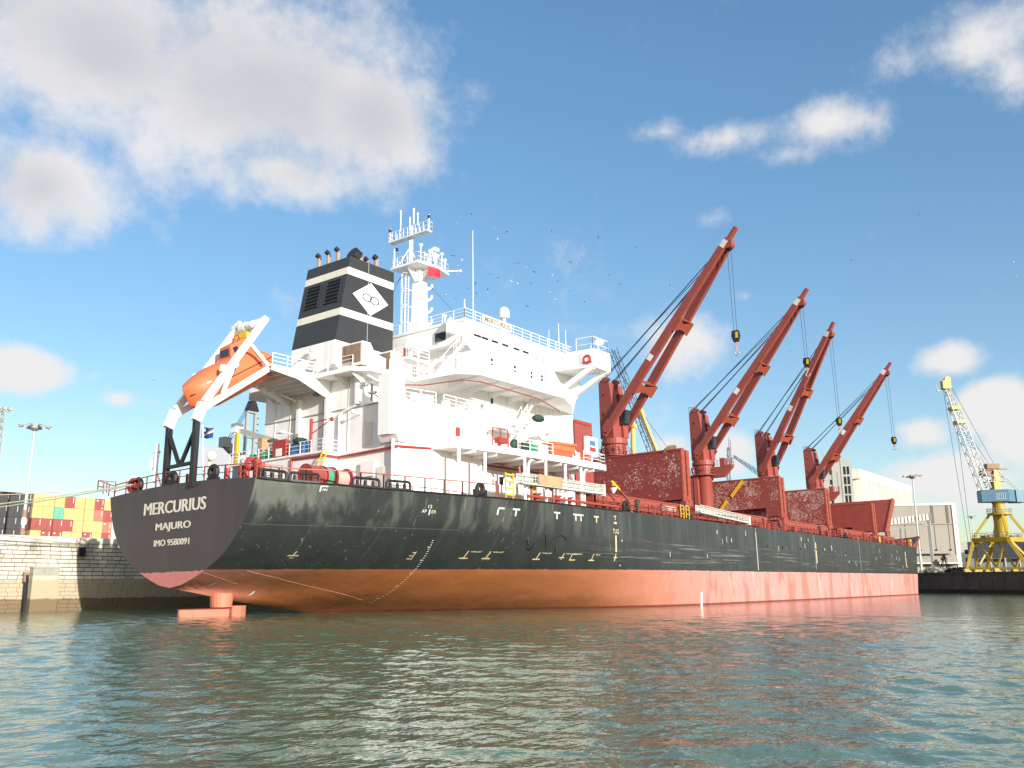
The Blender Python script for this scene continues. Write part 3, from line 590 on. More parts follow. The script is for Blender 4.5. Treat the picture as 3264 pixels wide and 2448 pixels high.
# wheelhouse and roof
wh = part(MB().box(22.4, 40.9, -11.02, 11, 25.25, 27.35).extr([(22.4, -11.02, 25.25), (23.4, -11.02, 25.25), (23.4, -11.02, 24.6)], (0, .1, 0)), 'wheelhouse', 'white', ship)
part(MB().box(22.3, 41.3, -11.1, 11.1, 27.35, 27.62), 'roof', 'white', wh)
for x in (23.75, 24.9, 26.5, 28.2, 30.1, 31.7): part(MB().box(x, x + 1.05, -11.06, -10.9, 26.12, 26.34), 'slot_window', 'dark', wh)
for x in (33.9, 35.1, 36.3): part(MB().box(x, x + .75, -11.06, -10.9, 25.75, 26.3), 'window', 'grey', wh)
part(MB().box(22.34, 22.5, -8.55, -7.2, 25.85, 26.72), 'window', 'glass', wh)
for x, z in ((26.4, 24.05), (30.2, 24.05), (33.1, 23.95), (35.0, 23.95), (26.35, 20.4 - .25)):
    f = part(MB().box(x - .2, x + .3, -11.05, -10.9, z - .42, z + .42), 'window_frame', 'whiteplain', hs)
    part(MB().box(x - .12, x + .22, -11.08, -10.9, z - .34, z + .34 if x < 26.38 and z < 22 else z - .04), 'window', 'glass', hs)
    if z > 22: part(MB().box(x - .12, x + .22, -11.08, -10.9, z + .04, z + .34), 'window', 'glass', hs)
# bridge wing with its braces
bw = part(MB().hexa([(37.4, -16.15, 24.85), (40.8, -16.15, 24.85), (40.8, -10.9, 25.2), (37.4, -10.9, 25.2), (37.4, -16.15, 26.85), (40.8, -16.15, 26.95), (40.8, -10.9, 27.0), (37.4, -10.9, 27.0)]), 'bridge_wing', 'white', ship)
for x in (37.7, 40.5): part(MB().beam((x, -10.9, 22.6), (x, -15.9, 24.95), .45, .5), 'wing_brace', 'white', bw)
part(MB().extr([(40.6, -10.9, 20.5), (40.6, -10.9, 25.1), (40.6, -11.8, 25.1), (40.6, -12.4, 23.4), (40.6, -11.5, 22.4)], (.25, 0, 0)), 'wing_gusset', 'white', bw)
part(MB().rail([(40.6, -13.9, 26.95), (40.6, -16.0, 26.95), (37.6, -16.0, 26.9), (37.6, -13.9, 26.95)], 1.35, (.6, 1.35), 3), 'railing', 'whiteplain', bw)
part(MB().cyl((39.3, -15.6, 27.0), (39.3, -15.6, 27.7), .09).cyl((39.0, -15.8, 27.95), (39.8, -15.6, 28.1), .38, .38, 12), 'searchlight', 'whiteplain', bw)
part(MB().ring((37.33, -15.35, 25.75), (1, 0, 0), .4, .16, 14, 6).box(37.2, 37.36, -15.95, -14.8, 25.3, 25.5), 'lifebuoy', 'redbright', bw)
part(MB().box(37.3, 37.38, -16.0, -14.6, 25.2, 26.5), 'lifebuoy_rack', 'white', bw)
part(MB().box(37.4, 40.8, 10.9, 16.1, 25.1, 26.9), 'port_bridge_wing', 'white', ship)
# name board on the rail over the wheelhouse
nb = part(MB().box(24.95, 29.55, -11.22, -11.12, 27.72, 28.56), 'name_board', 'whiteplain', ship)
MT['olive'] = paint('dull_gold_letters', (.20, .16, .05), .6, .1)
put(text_mesh('MERCURIUS', 4.2, .58, lambda u, v: (25.15 + u, -11.24, 27.86 + v), .035), 'lettering', 'olive', nb)
# railings of the house
for nm, pts in (('', [(22.5, 9.5, 27.62), (22.5, -10.95, 27.62), (41.1, -10.95, 27.62), (41.1, 9, 27.62)]), ('', [(14.0, -11.3, 18.15), (17.2, -12.0, 18.15)]), ('', [(18.2, -12.05, 18.15), (23.2, -12.1, 18.15)]),
    ('', [(6.4, -2.85, 21.2), (11.2, -2.85, 21.2), (11.35, -7.5, 21.22)]), ('', [(6.4, 2.85, 21.2), (6.5, 2.85, 21.2), (12.4, 6.4, 21.2)]), ('', [(14.6, -8.8, 21.22), (17.95, -8.8, 21.22), (18.2, -13.5, 21.22), (19.6, -14.9, 21.22), (33, -15.1, 21.22)]),
    ('', [(11.1, 9.1, 14.15), (11.1, -4.2, 14.15), (12.9, -4.2, 14.15)]), ('', [(24.5, -15.55, 14.62), (29.6, -15.95, 14.62)]), ('', [(35, -16, 14.62), (38.2, -16.0, 14.62), (39.2, -15.9, 14.62), (39.2, -11.2, 14.62)]), ('', [(23.5, -12.1, 21.22), (23.5, -11, 21.22)])):
    part(MB().rail(pts), 'railing', 'whiteplain', ship)
# stair behind the wheelhouse, platform with extinguisher station
st = MB()
a, b = V((19.3, -9.6, 21.25)), V((21.9, -11.6, 25.2))
for o_ in (-.35, .35):
    off = V((.4, .55, 0)).normalized() * o_ * 1.4; st.beam(a + off, b + off, .07, .22); st.beam(a + off + V((0, 0, 1)), b + off + V((0, 0, 1)), .05); st.beam(a + off, a + off + V((0, 0, 1)), .05); st.beam(b + off, b + off + V((0, 0, 1)), .05)
    for k in (.33, .66): st.beam(a.lerp(b, k) + off, a.lerp(b, k) + off + V((0, 0, 1)), .04)
for k in range(1, 15): p = a.lerp(b, k / 15); st.box(p.x - .3, p.x + .3, p.y - .3, p.y + .3, p.z - .02, p.z + .02)
part(st, 'stairway', 'white', ship)
pf = part(MB().box(19.2, 22.4, -6.6, -4.6, 23.7, 23.95).rail([(22.3, -6.5, 23.95), (19.3, -6.5, 23.95), (19.3, -4.7, 23.95)], 1.0), 'service_platform', 'white', ship)
part(MB().cyl((20.6, -5.6, 24.9), (20.6, -5.6, 25.5), .75, .75, 16).cyl((20.6, -5.6, 24), (20.6, -5.6, 24.9), .2), 'exhaust_fan', 'whiteplain', pf)
part(MB().box(19.25, 19.3, -6.2, -5.95, 24.0, 24.8), 'extinguisher', 'redbright', pf)
part(MB().box(18.9, 19.0, -8.2, -8.1, 21.2, 25.6).beam((18.95, -8.15, 25.4), (20.6, -8.15, 25.6), .06), 'lamp_post', 'whiteplain', ship)
part(MB().box(21.5, 22.4, -9.9, -9.4, 26.2, 27.3).extr([(21.4, -9.65, 27.3), (21.9, -9.65, 27.9), (22.4, -9.65, 27.3)], (0, .1, 0)), 'radar_pedestal', 'whiteplain', ship)
# tall trunk at the corner of the deckhouse, cable pipes
tk = part(MB().slab([(12, -10.1), (12, -11.35), (12.4, -11.9), (13.3, -11.9), (13.3, -10.1)], 14.9, 20.1).extr([(12, -10.1, 14.9), (12.4, -11.9, 14.9), (13.3, -11.9, 14.9), (13.3, -10.1, 14.9)], (.55, .2, -.55)), 'ventilation_trunk', 'white', ship)
part(MB().cyl((12.7, -11.2, 10), (12.7, -11.2, 14.6), .14).cyl((13.1, -11.45, 10), (13.1, -11.45, 18), .07), 'trunk_pipe', 'white', tk)
part(MB().tube([(12.82, -4.4, 14.1), (12.82, -4.4, 17.5), (12.82, -4.8, 17.75), (12.82, -6.3, 18.1), (12.82, -6.5, 18.2), (12.82, -6.5, 20.8)], .13, 8), 'vent_pipe', 'white', ship)
part(MB().beam((12.95, 1.9, 16.5), (11.5, 1.9, 16.62), .07).box(11.2, 11.7, 1.7, 2.5, 16.45, 16.65), 'floodlight', 'whiteplain', ship)
part(MB().beam((12.95, -6.9, 17.3), (12.2, -6.9, 17.35), .07).ball((12.1, -6.9, 17.4), .2), 'floodlight', 'whiteplain', ship)
part(MB().beam((13.3, -9.1, 18.4), (12.3, -9.0, 18.8), .08).box(12.1, 12.5, -9.4, -8.7, 18.7, 18.9).box(12.6, 12.8, -8.6, -8.5, 18.2, 20.0), 'floodlight', 'grey', ship)
part(MB().beam((12.98, -9.9, 17.1), (12.6, -9.9, 17.2), .1).ball((12.5, -9.9, 17.0), .17), 'camera', 'dark', ship)
ct = part(MB().box(12.6, 13.4, -6.9, -6.5, 18.2, 20.7), 'casing_trim', 'white', casing)
# red fire main running round the tiers
part(MB().tube([(11.1, -.1, 10.2), (11.1, -.1, 13.75), (11.1, -4.4, 13.7), (12.8, -4.4, 13.7), (12.8, -11.3, 13.9), (13.0, -11.45, 13.95), (16.5, -12.0, 14.1), (18.7, -11.6, 14.55), (19.2, -11.4, 14.0), (20, -11.3, 13.55), (33, -11.5, 13.6), (38, -12.3, 13.2)], .11, 8), 'fire_main', 'redbright', ship)
part(MB().tube([(15.5, -8.0, 20.4), (16.2, -8.9, 20.2), (17.5, -10.2, 20.2), (19.0, -13.6, 20.45), (21, -14.2, 20.5), (30, -14.0, 20.5), (36, -12.6, 20.3)], .06, 6), 'fire_pipe', 'red', ship)
part(MB().tube([(19, -11.1, 14.0), (40, -11.1, 14.0)], .08).tube([(21, -11.2, 13.3), (30, -11.2, 13.3)], .05), 'conduit', 'grey', ship)
# things on the house sides
for b_, nm, mt in ((MB().box(27.2, 27.5, -12.25 if 0 else -11.3, -11.05, 15.6, 16.4), 'hose_box', 'redbright'), (MB().box(19.7, 20.1, -12.35, -12.1, 15.6, 16.4), 'hose_box', 'redbright'), (MB().box(22.5, 23.0, -11.2, -10.9, 12.2, 12.9), 'hose_box', 'redbright')): part(b_, nm, mt, ship)
part(MB().box(27.5, 28.1, -11.06, -10.9, 12.0, 12.75), 'porthole', 'dark', hs)
part(MB().box(12.9, 12.99, -10.0, -9.2, 10.6, 12.4), 'door', 'cream', low); part(MB().box(12.82, 12.9, -8.9, -7.4, 11.7, 12.9).box(12.7, 12.8, -8.95, -7.35, 11.65, 12.95), 'window_shutter', 'whiteplain', low)
for x in (15.1, 15.9): part(MB().box(x, x + .55, -11.9, -11.5, 12.3, 12.9), 'window_frame', 'cream', low)
for x, z in ((13.9, 18.4), (19.6, 18.4)):
    part(MB().cyl((x + 2.0, -11.7, z + .05), (x + 2.9, -11.75, z + .05 + .0), .0001 if 0 else .42, .42, 14).box(x + 1.9, x + 3.0, -12.0, -11.4, z - .3, z - .1), 'life_raft_canister', 'whiteplain', ship)
for x in (14.6, 18.7): part(MB().box(x, x + .6, -11.85, -11.3, 18.15, 18.8), 'deck_locker', 'whiteplain', ship)
part(MB().box(13.9, 16.2, -8.0, -6.5, 18.9, 20.0), 'door', 'rust', casing) if 0 else None
# ventilator boxes beside the funnel
for x0, x1, y0, y1, h in ((10.9 + .6, 14.4, -8.5, -5.9, 2.15), (15.0, 17.7, -8.6, -6.2, 2.0)):
    vb = part(MB().extr([(x0, y0, 21.3), (x0, y0, 21.25 + h), (x0 + .95, y0, 21.25 + h), (x0 + 1.5, y0, 21.25 + h * .62), (x1, y0, 21.25 + h * .5), (x1, y0, 21.3)], (0, y1 - y0, 0)), 'ventilator', 'white', ship)
    for k in range(7): part(MB().box(x0 - .07, x0 - .01, y0 + .15 + k * (y1 - y0 - .3) / 7, y0 + .1 + (k + .8) * (y1 - y0 - .2) / 7, 21.6, 21.1 + h), 'grille_bar', 'rust', vb)
# funnel
def fx(z): return 13.4 + (z - 25) * .185
fn = part(MB().hexa([(fx(25) - .01, -2.75, 21.2), (21, -2.75, 21.2), (21, 3.4, 21.2), (fx(25) - .01, 3.4, 21.2), (fx(25), -2.75, 25), (21, -2.75, 25), (21, 3.4, 25), (fx(25), 3.4, 25)]), 'funnel', 'white', ship)
for z0, z1, mt, nm in ((25, 27.55, 'blackfun', 'funnel_shell'), (27.55, 28.3, 'cream', 'funnel_band'), (28.3, 31.85, 'blackfun', 'funnel_shell'), (31.85, 32.6, 'cream', 'funnel_band'), (32.6, 33.75, 'blackfun', 'funnel_shell')):
    part(MB().hexa([(fx(z0), -2.8, z0), (20.95, -2.8, z0), (20.95, 3.42, z0), (fx(z0), 3.42, z0), (fx(z1), -2.8, z1), (20.95, -2.8, z1), (20.95, 3.42, z1), (fx(z1), 3.42, z1)]), nm, mt, fn)
for yc in (1.75, -1.15):
    def pt(y, z, d): return (fx(z) - d, y, z)
    part(MB().hexa([pt(yc - .95, 29.1, .01), pt(yc + .95, 29.1, .01), pt(yc + .95, 29.1, -.3), pt(yc - .95, 29.1, -.3), pt(yc - .95, 31.45, .01), pt(yc + .95, 31.45, .01), pt(yc + .95, 31.45, -.3), pt(yc - .95, 31.45, -.3)]), 'louvre_opening', 'dark', fn)
    for k in range(6):
        z = 29.12 + k * .39; part(MB().hexa([pt(yc - .97, z, .10), pt(yc + .97, z, .10), pt(yc + .97, z + .06, .02), pt(yc - .97, z + .06, .02), pt(yc - .97, z + .03, .12), pt(yc + .97, z + .03, .12), pt(yc + .97, z + .16, .02), pt(yc - .97, z + .16, .02)]), 'louvre_slat', 'blackfun', fn)
    part(MB().beam(pt(yc - 1, 29.05, .06), pt(yc - 1, 31.5, .06), .08).beam(pt(yc + 1, 29.05, .06), pt(yc + 1, 31.5, .06), .08).beam(pt(yc - 1, 31.48, .06), pt(yc + 1, 31.48, .06), .08), 'louvre_frame', 'blackfun', fn)
part(MB().extr([(17.76, -2.86, 31.7), (20.16, -2.86, 30.04), (17.76, -2.86, 28.34), (15.38, -2.86, 30.03)], (0, .04, 0)), 'emblem_diamond', 'whiteplain', fn)
for dx in (-.5, .5): part(MB().ring((17.76 + dx, -2.89, 30.02 - dx * .12), (0, 1, 0), .36, .05, 26, 4, 1.6), 'emblem_ring', 'blackfun', fn)
for x, y, r, h, mt in ((16.0, 2.9, .2, 1.55, 0), (16.0, 1.5, .2, 1.55, 0), (16.0, .1, .2, 1.55, 0), (18.2, -.3, .62, 1.35, 1), (19.3, -.6, .2, 1.35, 0), (20.3, -.9, .24, 1.75, 0)):
    e = part(MB().cyl((x, y, 33.7), (x, y, 33.75 + h), r, n=12), 'exhaust_pipe', 'sooty', fn)
    part(MB().cyl((x, y, 33.75 + h), (x - .35 * (1 + mt), y + .05, 33.95 + h + .15 * mt), r * 1.25, r * 1.25, 10), 'exhaust_cowl', 'black', fn)
part(MB().box(17.4, 17.46, -2.84, -2.8, 25, 33.7), 'pipe_run', 'grey', fn)
# foam-station stencil and hose hooks on the white funnel base
part(MB().tube([(13.2, .3, 23.9), (12.7, .2, 24.3), (12.5, 1.2, 23.9)], .07).ball((12.9, -.1, 24.4), .2).box(13.1, 13.3, -.3, .4, 22.5, 23.0), 'hose_station', 'cream', fn)
put(text_mesh('POWER', .9, .2, lambda u, v: (fx(25) - .04, .6 - u, 23.35 + v), .01), 'lettering', 'rust', fn); put(text_mesh('STATION', .9, .2, lambda u, v: (fx(25) - .04, .6 - u, 23.05 + v), .01), 'lettering', 'rust', fn)
# radar mast
ms = part(MB().hexa([(26.9, -.7, 27.6), (28.5, -.7, 27.6), (28.5, .5, 27.6), (26.9, .5, 27.6), (27.1, -.58, 36.6), (28.3, -.58, 36.6), (28.3, .42, 36.6), (27.1, .42, 36.6)]), 'radar_mast', 'white', ship)
part(MB().slab([(25.6, -1.7), (28.4, -2.1), (31.0, -1.5), (31.0, 1.0), (28.4, 2.3), (25.6, 2.3)], 36.6, 36.85).extr([(27.7, .4, 36.6), (27.7, 1.5, 36.6), (27.7, .4, 35.1)], (.1, 0, 0)).extr([(27.7, -.45, 36.6), (27.7, -1.7, 36.6), (27.7, -.45, 35.3)], (.1, 0, 0)).extr([(27.2, 0, 36.6), (25.7, 0, 36.6), (27.2, 0, 35)], (0, .1, 0)), 'mast_platform', 'white', ms)
part(MB().rail([(25.7, -1.65, 36.85), (28.4, -2.05, 36.85), (30.9, -1.45, 36.85), (30.9, .95, 36.85), (28.4, 2.2, 36.85), (25.7, 2.2, 36.85), (25.7, -1.65, 36.85)], 1.0, (.5, 1.0), .8, .025), 'railing', 'whiteplain', ms)
part(MB().cyl((26.5, .3, 36.8), (26.5, .3, 42.6), .14).cyl((26.5, .0, 36.8), (26.5, .0, 41.6), .12).beam((26.5, .3, 39), (25.7, 1.1, 37), .09).beam((26.5, .3, 39), (26.6, -.8, 37), .09), 'pole_mast', 'whiteplain', ms)
yd = MB().box(26.0, 26.8, -2.7, 3.2, 40.1, 40.22).rail([(26.0, -2.7, 40.22), (26.0, 3.2, 40.22), (26.8, 3.2, 40.22), (26.8, -2.7, 40.22), (26.0, -2.7, 40.22)], 1.0, (.5, 1.0), .6, .026)
part(yd, 'signal_yard', 'whiteplain', ms)
for y, z, h in ((3.2, 40.2, 1.4), (-2.7, 40.2, 1.5), (1.6, 41.2, 2.2), (-.4, 41.5, 1.6), (-1.0, 41.2, 1.2)): 
    l = part(MB().cyl((26.3, y, z), (26.3, y, z + h), .07).cyl((26.3, y, z + h), (26.3, y, z + h + .3), .14, .1), 'navigation_lamp', 'whiteplain', ms)
for y, z in ((3.2, 41.7), (-2.7, 41.8), (2.1, 39.2)): part(MB().cyl((26.28, y, z - .2), (26.28, y, z + .12), .16), 'lamp_housing', 'black', ms)
part(MB().cyl((25.9, 2.1, 36.8), (25.9, 2.1, 39.1), .12, .07).cyl((29.0, -1.2, 36.8), (29.0, -1.2, 39.2), .14, .08).box(28.6, 29.3, -1.5, -.9, 38.9, 39.3).extr([(28.2, -1.2, 39.0), (29.0, -1.2, 37.6), (29.4, -1.2, 38.4)], (0, .12, 0)), 'lamp_bracket', 'whiteplain', ms)
part(MB().cyl((28.6, -.4, 36.9), (28.6, -.4, 38.0), .2).beam((27.5, -1.2, 38.1), (29.9, .4, 38.1), .25, .2), 'radar_scanner', 'whiteplain', ms)
part(MB().cyl((30.3, -1.2, 37.0), (31.8, -2.3, 37.2), .06).ball((31.9, -2.4, 37.2), .16), 'horn_arm', 'whiteplain', ms)
for z in (30.6, 32.0, 33.4, 34.7): part(MB().extr([(28.2, -.4, z), (28.2, -.4, z - .6), (28.9, -.9, z)], (.0, .1, .08)).cyl((28.8, -.9, z), (28.8, -.9, z + .35), .15), 'lamp_shelf', 'whiteplain', ms)
lad = MB().ladder((26.6, .8, 27.7), (26.6, .8, 36.5), (0, .5, 0), .35, .04)
for z in (28.5, 30.4, 32.3, 34.2, 36): lad.ring((26.3, .8, z), (0, 0, 1), .42, .03, 10, 4).beam((26.6, .8, z), (27.1, .4, z), .05)
for a_ in (0, 1, 2): lad.beam((26.3 - .4 * cos(a_ - 1), .8 + .42 * sin(a_ - 1), 28.5), (26.3 - .4 * cos(a_ - 1), .8 + .42 * sin(a_ - 1), 36), .04)
part(lad, 'caged_ladder', 'whiteplain', ms)
part(MB().tube([(28, 0, 36), (31.5, -4, 30)], .018, 4).tube([(26.5, 1.4, 36.3), (23.4, 3, 28.2)], .025, 4).tube([(26, 0, 36), (22, 2.4, 31)], .02, 4), 'stay_wire', 'wire', ms)
for x, y, h, r in ((26.1, -9, 10.8, .05), (31, -6, 3.4, .035), (38.9, -10.8, 3.4, .05), (39.6, -9.0, 3.2, .04), (40.9, -10.4, 3.2, .05), (22.6, -10.8, 2.0, .1)): part(MB().cyl((x, y, 27.6), (x, y, 27.6 + h), r, r * .5, 6), 'whip_aerial', 'whiteplain', ship)
sd = part(MB().cyl((36.5, -5, 27.6), (36.5, -5, 32.2), .2).box(35.6, 36.3, -5.6, -4.8, 29.6, 30.6).beam((35, -5.2, 30.3), (36.5, -5.2, 30.3), .12), 'satellite_mast', 'whiteplain', ship)
part(MB().cyl((36.5, -5, 32.2), (36.5, -5, 32.9), .6, .62, 16).ball((36.5, -5, 32.95), .62, .62, .6, 16, 8), 'satellite_dome', 'whiteplain', sd)
part(MB().box(28.4, 29.4, -3.0, -2.2, 27.6, 28.6).box(25.5, 26.3, -5.5, -4.6, 27.6, 28.4), 'roof_locker', 'whiteplain', wh)
# signal flag hung on the mast platform is a thing of its own
def cloth(w, h, fn_, nu=10, nv=6):
    b_ = MB(); 
    for t_ in (0, .02):
        for i in range(nu + 1):
            for j in range(nv + 1): b_.v.append(tuple(V(fn_(i / nu, j / nv)) + V((0, t_, 0))))
    k = (nu + 1) * (nv + 1)
    for o_ in (0, k): b_.f += [(o_ + i * (nv + 1) + j, o_ + (i + 1) * (nv + 1) + j, o_ + (i + 1) * (nv + 1) + j + 1, o_ + i * (nv + 1) + j + 1) for i in range(nu) for j in range(nv)]
    return b_
MT['flagred'] = paint('red_flag_cloth', (.62, .03, .05), .8, .15)
o = part(cloth(2.2, 1.3, lambda u, v: (27.2 + u * 1.7, -1.85 - .3 * u + .12 * sin(u * 7 + v), 36.5 - 1.1 * v * (1 - .25 * u) - .1 * u)), 'signal_flag', 'flagred', None, True); o.matrix_world = SHIPM; tag(o, 'plain red flag hanging below the radar mast platform', 'flag')

# ------------------------------------------------------------------ boat deck fittings
for x0, sgn in ((25.6, 1), (31.3, 1)):
    can = part(MB().extr([(x0, -13.2, 17.0), (x0 + .4, -13.2, 17.6), (x0 + 2.9, -13.2, 18.25), (x0 + 4.6, -13.2, 18.1), (x0 + 4.2, -13.2, 17.9), (x0 + 2.8, -13.2, 17.95), (x0 + .9, -13.2, 17.3), (x0 + 2.0, -13.2, 16.6), (x0 + .5, -13.2, 16.7)], (0, .5, 0)), 'davit_arm', 'white', ship)
    part(MB().beam((x0 + 2.9, -12.9, 14.6), (x0 + 2.9, -12.9, 18.2), .4, .4).beam((x0 + 2.9, -12.9, 16), (x0 + 4.4, -12.9, 18), .25).cyl((x0 + 4, -13.4, 18.3), (x0 + 4, -12.6, 18.3), .3), 'davit_post', 'white', ship)
part(MB().ball((30.6, -13.6, 18.6), .9, .5, .38), 'stowed_hose', 'greend', ship)
for x, mt, n_ in ((24.6, 'greend', 'net_pile'), (26.2, 'greend', 'net_pile'), (27.4, 'green', 'net_pile')): part(MB().ball((x, -15.1, 15.1), .6, .4, .5), n_, mt, ship)
part(MB().rail([(21.6, -14.9, 14.62), (23.6, -15.1, 14.62)], 1.7, (.6, 1.7), 1.2, .05).box(22.2, 23.5, -15.2, -14.6, 15.0, 15.5), 'hose_rack', 'redbright', ship)
part(MB().box(28.5, 29.6, -15.4, -14.4, 14.65, 15.6).box(31.8, 33, -13.2, -12.4, 14.65, 15.9), 'deck_box', 'whiteplain', ship)
part(MB().tube([(35.0, -14.5, 14.6), (35.0, -14.5, 15.5), (34.9, -14.9, 15.8), (34.8, -15.2, 15.5)], .13, 8), 'gooseneck_vent', 'whiteplain', ship)
sg = part(MB().box(36.9, 39.1, -15.2, -14.9, 15.7, 17.5), 'lamp_screen', 'whiteplain', ship)
part(MB().box(37.5, 38.6, -15.26, -15.2, 16.6, 17.1), 'lamp_panel', 'blue', sg); part(MB().box(37.5, 38.6, -15.26, -15.2, 15.9, 16.4), 'screen_panel', 'redbright', sg)
# rescue boat on the boat deck
rb = thing('rescue_boat', 'small orange open rescue boat on the white boat deck', 'rescue boat', (29.8, -15.3, 14.75), ship=True)
hb2 = MB(); secs = [(0, .55, .15, .95), (.7, .75, .05, 1.0), (2.6, .85, 0, 1.05), (3.8, .6, .25, 1.15), (4.6, .08, .75, 1.3)]
for x, w, z0, z1 in secs: hb2.v += [(x, -w, z1), (x, -w * .95, (z0 + z1) / 2), (x, -w * .4, z0), (x, w * .4, z0), (x, w * .95, (z0 + z1) / 2), (x, w, z1)]
hb2.f = [(i * 6 + j, (i + 1) * 6 + j, (i + 1) * 6 + (j + 1) % 6, i * 6 + (j + 1) % 6) for i in range(4) for j in range(6)] + [(0, 1, 2, 3, 4, 5), (24, 25, 26, 27, 28, 29)]
part(hb2, 'boat_hull', 'orange', rb); part(MB().tube([(0, -.62, 1.05), (2.6, -.92, 1.12), (3.8, -.68, 1.25), (4.65, 0, 1.4), (3.8, .68, 1.25), (2.6, .92, 1.12), (0, .62, 1.05), (0, -.62, 1.05)], .16, 8), 'fender_collar', 'orange', rb, True)
part(MB().box(.2, .8, -.3, .3, 1.0, 1.9), 'engine_cover', 'whiteplain', rb); part(MB().box(1.8, 2.4, -.25, .25, 1.0, 1.6), 'console', 'whiteplain', rb)
# red ventilation house forward of the accommodation
vh = part(MB().box(44.0, 47.8, -9.2, -6.5, 10, 21.0), 'ventilation_house', 'red', ship)
part(MB().box(45.6, 47.0, -9.26, -9.2, 14, 19.4).box(44.2, 47.6, -9.3, -9.15, 20.7, 21.05), 'access_door', 'redbright', vh)

# seams, fixtures and small fittings on the white walls
for z in (13.0, 15.9, 20.85, 23.2): part(MB().box(23.45, 40.85, -11.025, -11, z, z + .035), 'wall_seam', 'cream', hs)
for x in (27.9, 32.4, 37.0): part(MB().box(x, x + .03, -11.02, -11, 14.7, 25.2), 'wall_seam', 'cream', hs)
for x, z in ((25.2, 22.6), (28.7, 22.9), (34.2, 22.6), (38.3, 22.8), (25.5, 16.8), (35.5, 17.0), (24.6, 19.3)): part(MB().box(x, x + .3, -11.35, -11, z, z + .16).box(x + .05, x + .25, -11.4, -11.3, z - .2, z), 'wall_lamp', 'grey', hs)
for x in (26.0, 31.6, 36.4): part(MB().box(x, x + .85, -11.05, -10.9, 14.75, 16.65), 'door_frame', 'cream', hs); part(MB().box(x + .08, x + .77, -11.08, -10.9, 14.85, 16.55).beam((x + .15, -11.1, 15.7), (x + .3, -11.1, 15.7), .06), 'door', 'whiteplain', hs)
for x in (19.5, 24.2, 30.2, 34.2): part(MB().box(x, x + .85, -11.06 if x > 23 else -12.22, -10.9, 10.1, 12.0), 'door', 'cream', hs if x > 23 else low)
for x in (26.5, 29.2, 32.6, 38.0): part(MB().ring((x, -11.04, 12.2), (0, 1, 0), .2, .05, 14, 5).cyl((x, -11.04, 12.2), (x, -11.0, 12.2), .19, n=14), 'porthole', 'grey', hs)
a, b = V((28.6, -12.3, 17.3)), V((31.6, -12.3, 20.9)); st = MB()
for o_ in (-.35, .35): st.beam(a + V((0, o_, 0)), b + V((0, o_, 0)), .08, .2).beam(a + V((0, o_, .95)), b + V((0, o_, .95)), .05).beam(a.lerp(b, .5) + V((0, o_, 0)), a.lerp(b, .5) + V((0, o_, .95)), .05)
for k in range(1, 14): p = a.lerp(b, k / 14); st.box(p.x - .13, p.x + .13, p.y - .35, p.y + .35, p.z - .02, p.z + .02)
part(st, 'stairway', 'whiteplain', ship)
part(MB().box(25.8, 29.0, -13.1, -11.05, 17.1, 17.25).rail([(25.8, -13.05, 17.25), (28.5, -13.05, 17.25)], .95, (.5, .95), 1.0, .03), 'stair_landing', 'white', ship)
for y in (-9.6, -5.4, -2.0, 2.6, 4.8): part(MB().box(12.93, 13, y, y + .04, 14.2, 20.8), 'wall_seam', 'cream', casing)
for y, z in ((-3.2, 15.3), (4.2, 15.2), (-8.4, 15.6)): part(MB().box(12.85, 13, y, y + .8, z - 1.1, z + .8), 'door', 'cream', casing)
for y in (-1.4, 3.6, -7.8): part(MB().box(12.6, 12.99, y, y + .5, 19.7, 20.0), 'wall_lamp', 'grey', casing)
R = random.Random(77)
for i in range(16):
    x = R.uniform(24, 38); part(MB().cyl((x, -14.9, 14.62), (x, -14.9, 14.62 + R.uniform(.4, 1.0)), R.uniform(.12, .3), n=8), 'deck_fitting', R.choice(('whiteplain', 'grey', 'white', 'redbright')), ship)
for x, y, h in ((21, -12.5, 1.2), (20, -9.5, .9), (30, -14.2, 1.0), (25, -13.8, 1.3)): part(MB().box(x, x + .7, y, y + .5, 21.22, 21.22 + h), 'deck_locker', 'whiteplain', ship)
for x, h in ((24, 1.3), (28.5, 1.6), (33, 1.1), (36, 1.8)): part(MB().cyl((x, -7 + x % 3, 27.6), (x, -7 + x % 3, 27.6 + h), .1, n=8).ball((x, -7 + x % 3, 27.7 + h), .22), 'roof_vent', 'whiteplain', wh)
part(MB().beam((30.6, -6.5, 29.3), (33.0, -6.0, 29.3), .2, .16).cyl((31.8, -6.2, 27.6), (31.8, -6.2, 29.2), .14), 'radar_scanner', 'whiteplain', wh)

R = random.Random(91)
for i in range(10):
    x, y = R.uniform(25.8, 30.6), R.choice((-1.6, 2.1, -1.2)); h = R.uniform(.5, 1.8); part(MB().cyl((x, y, 36.85), (x, y, 36.85 + h), .05, n=6).box(x - .15, x + .15, y - .15, y + .15, 36.85 + h, 37.1 + h), 'mast_fitting', R.choice(('whiteplain', 'grey')), ms)
for z in (29, 31, 33, 35): part(MB().box(27.05, 27.15, -.56, .5, z, z + .12).beam((27.1, -.6, z), (27.6, -.75, z + .3), .07), 'mast_step', 'grey', ms)

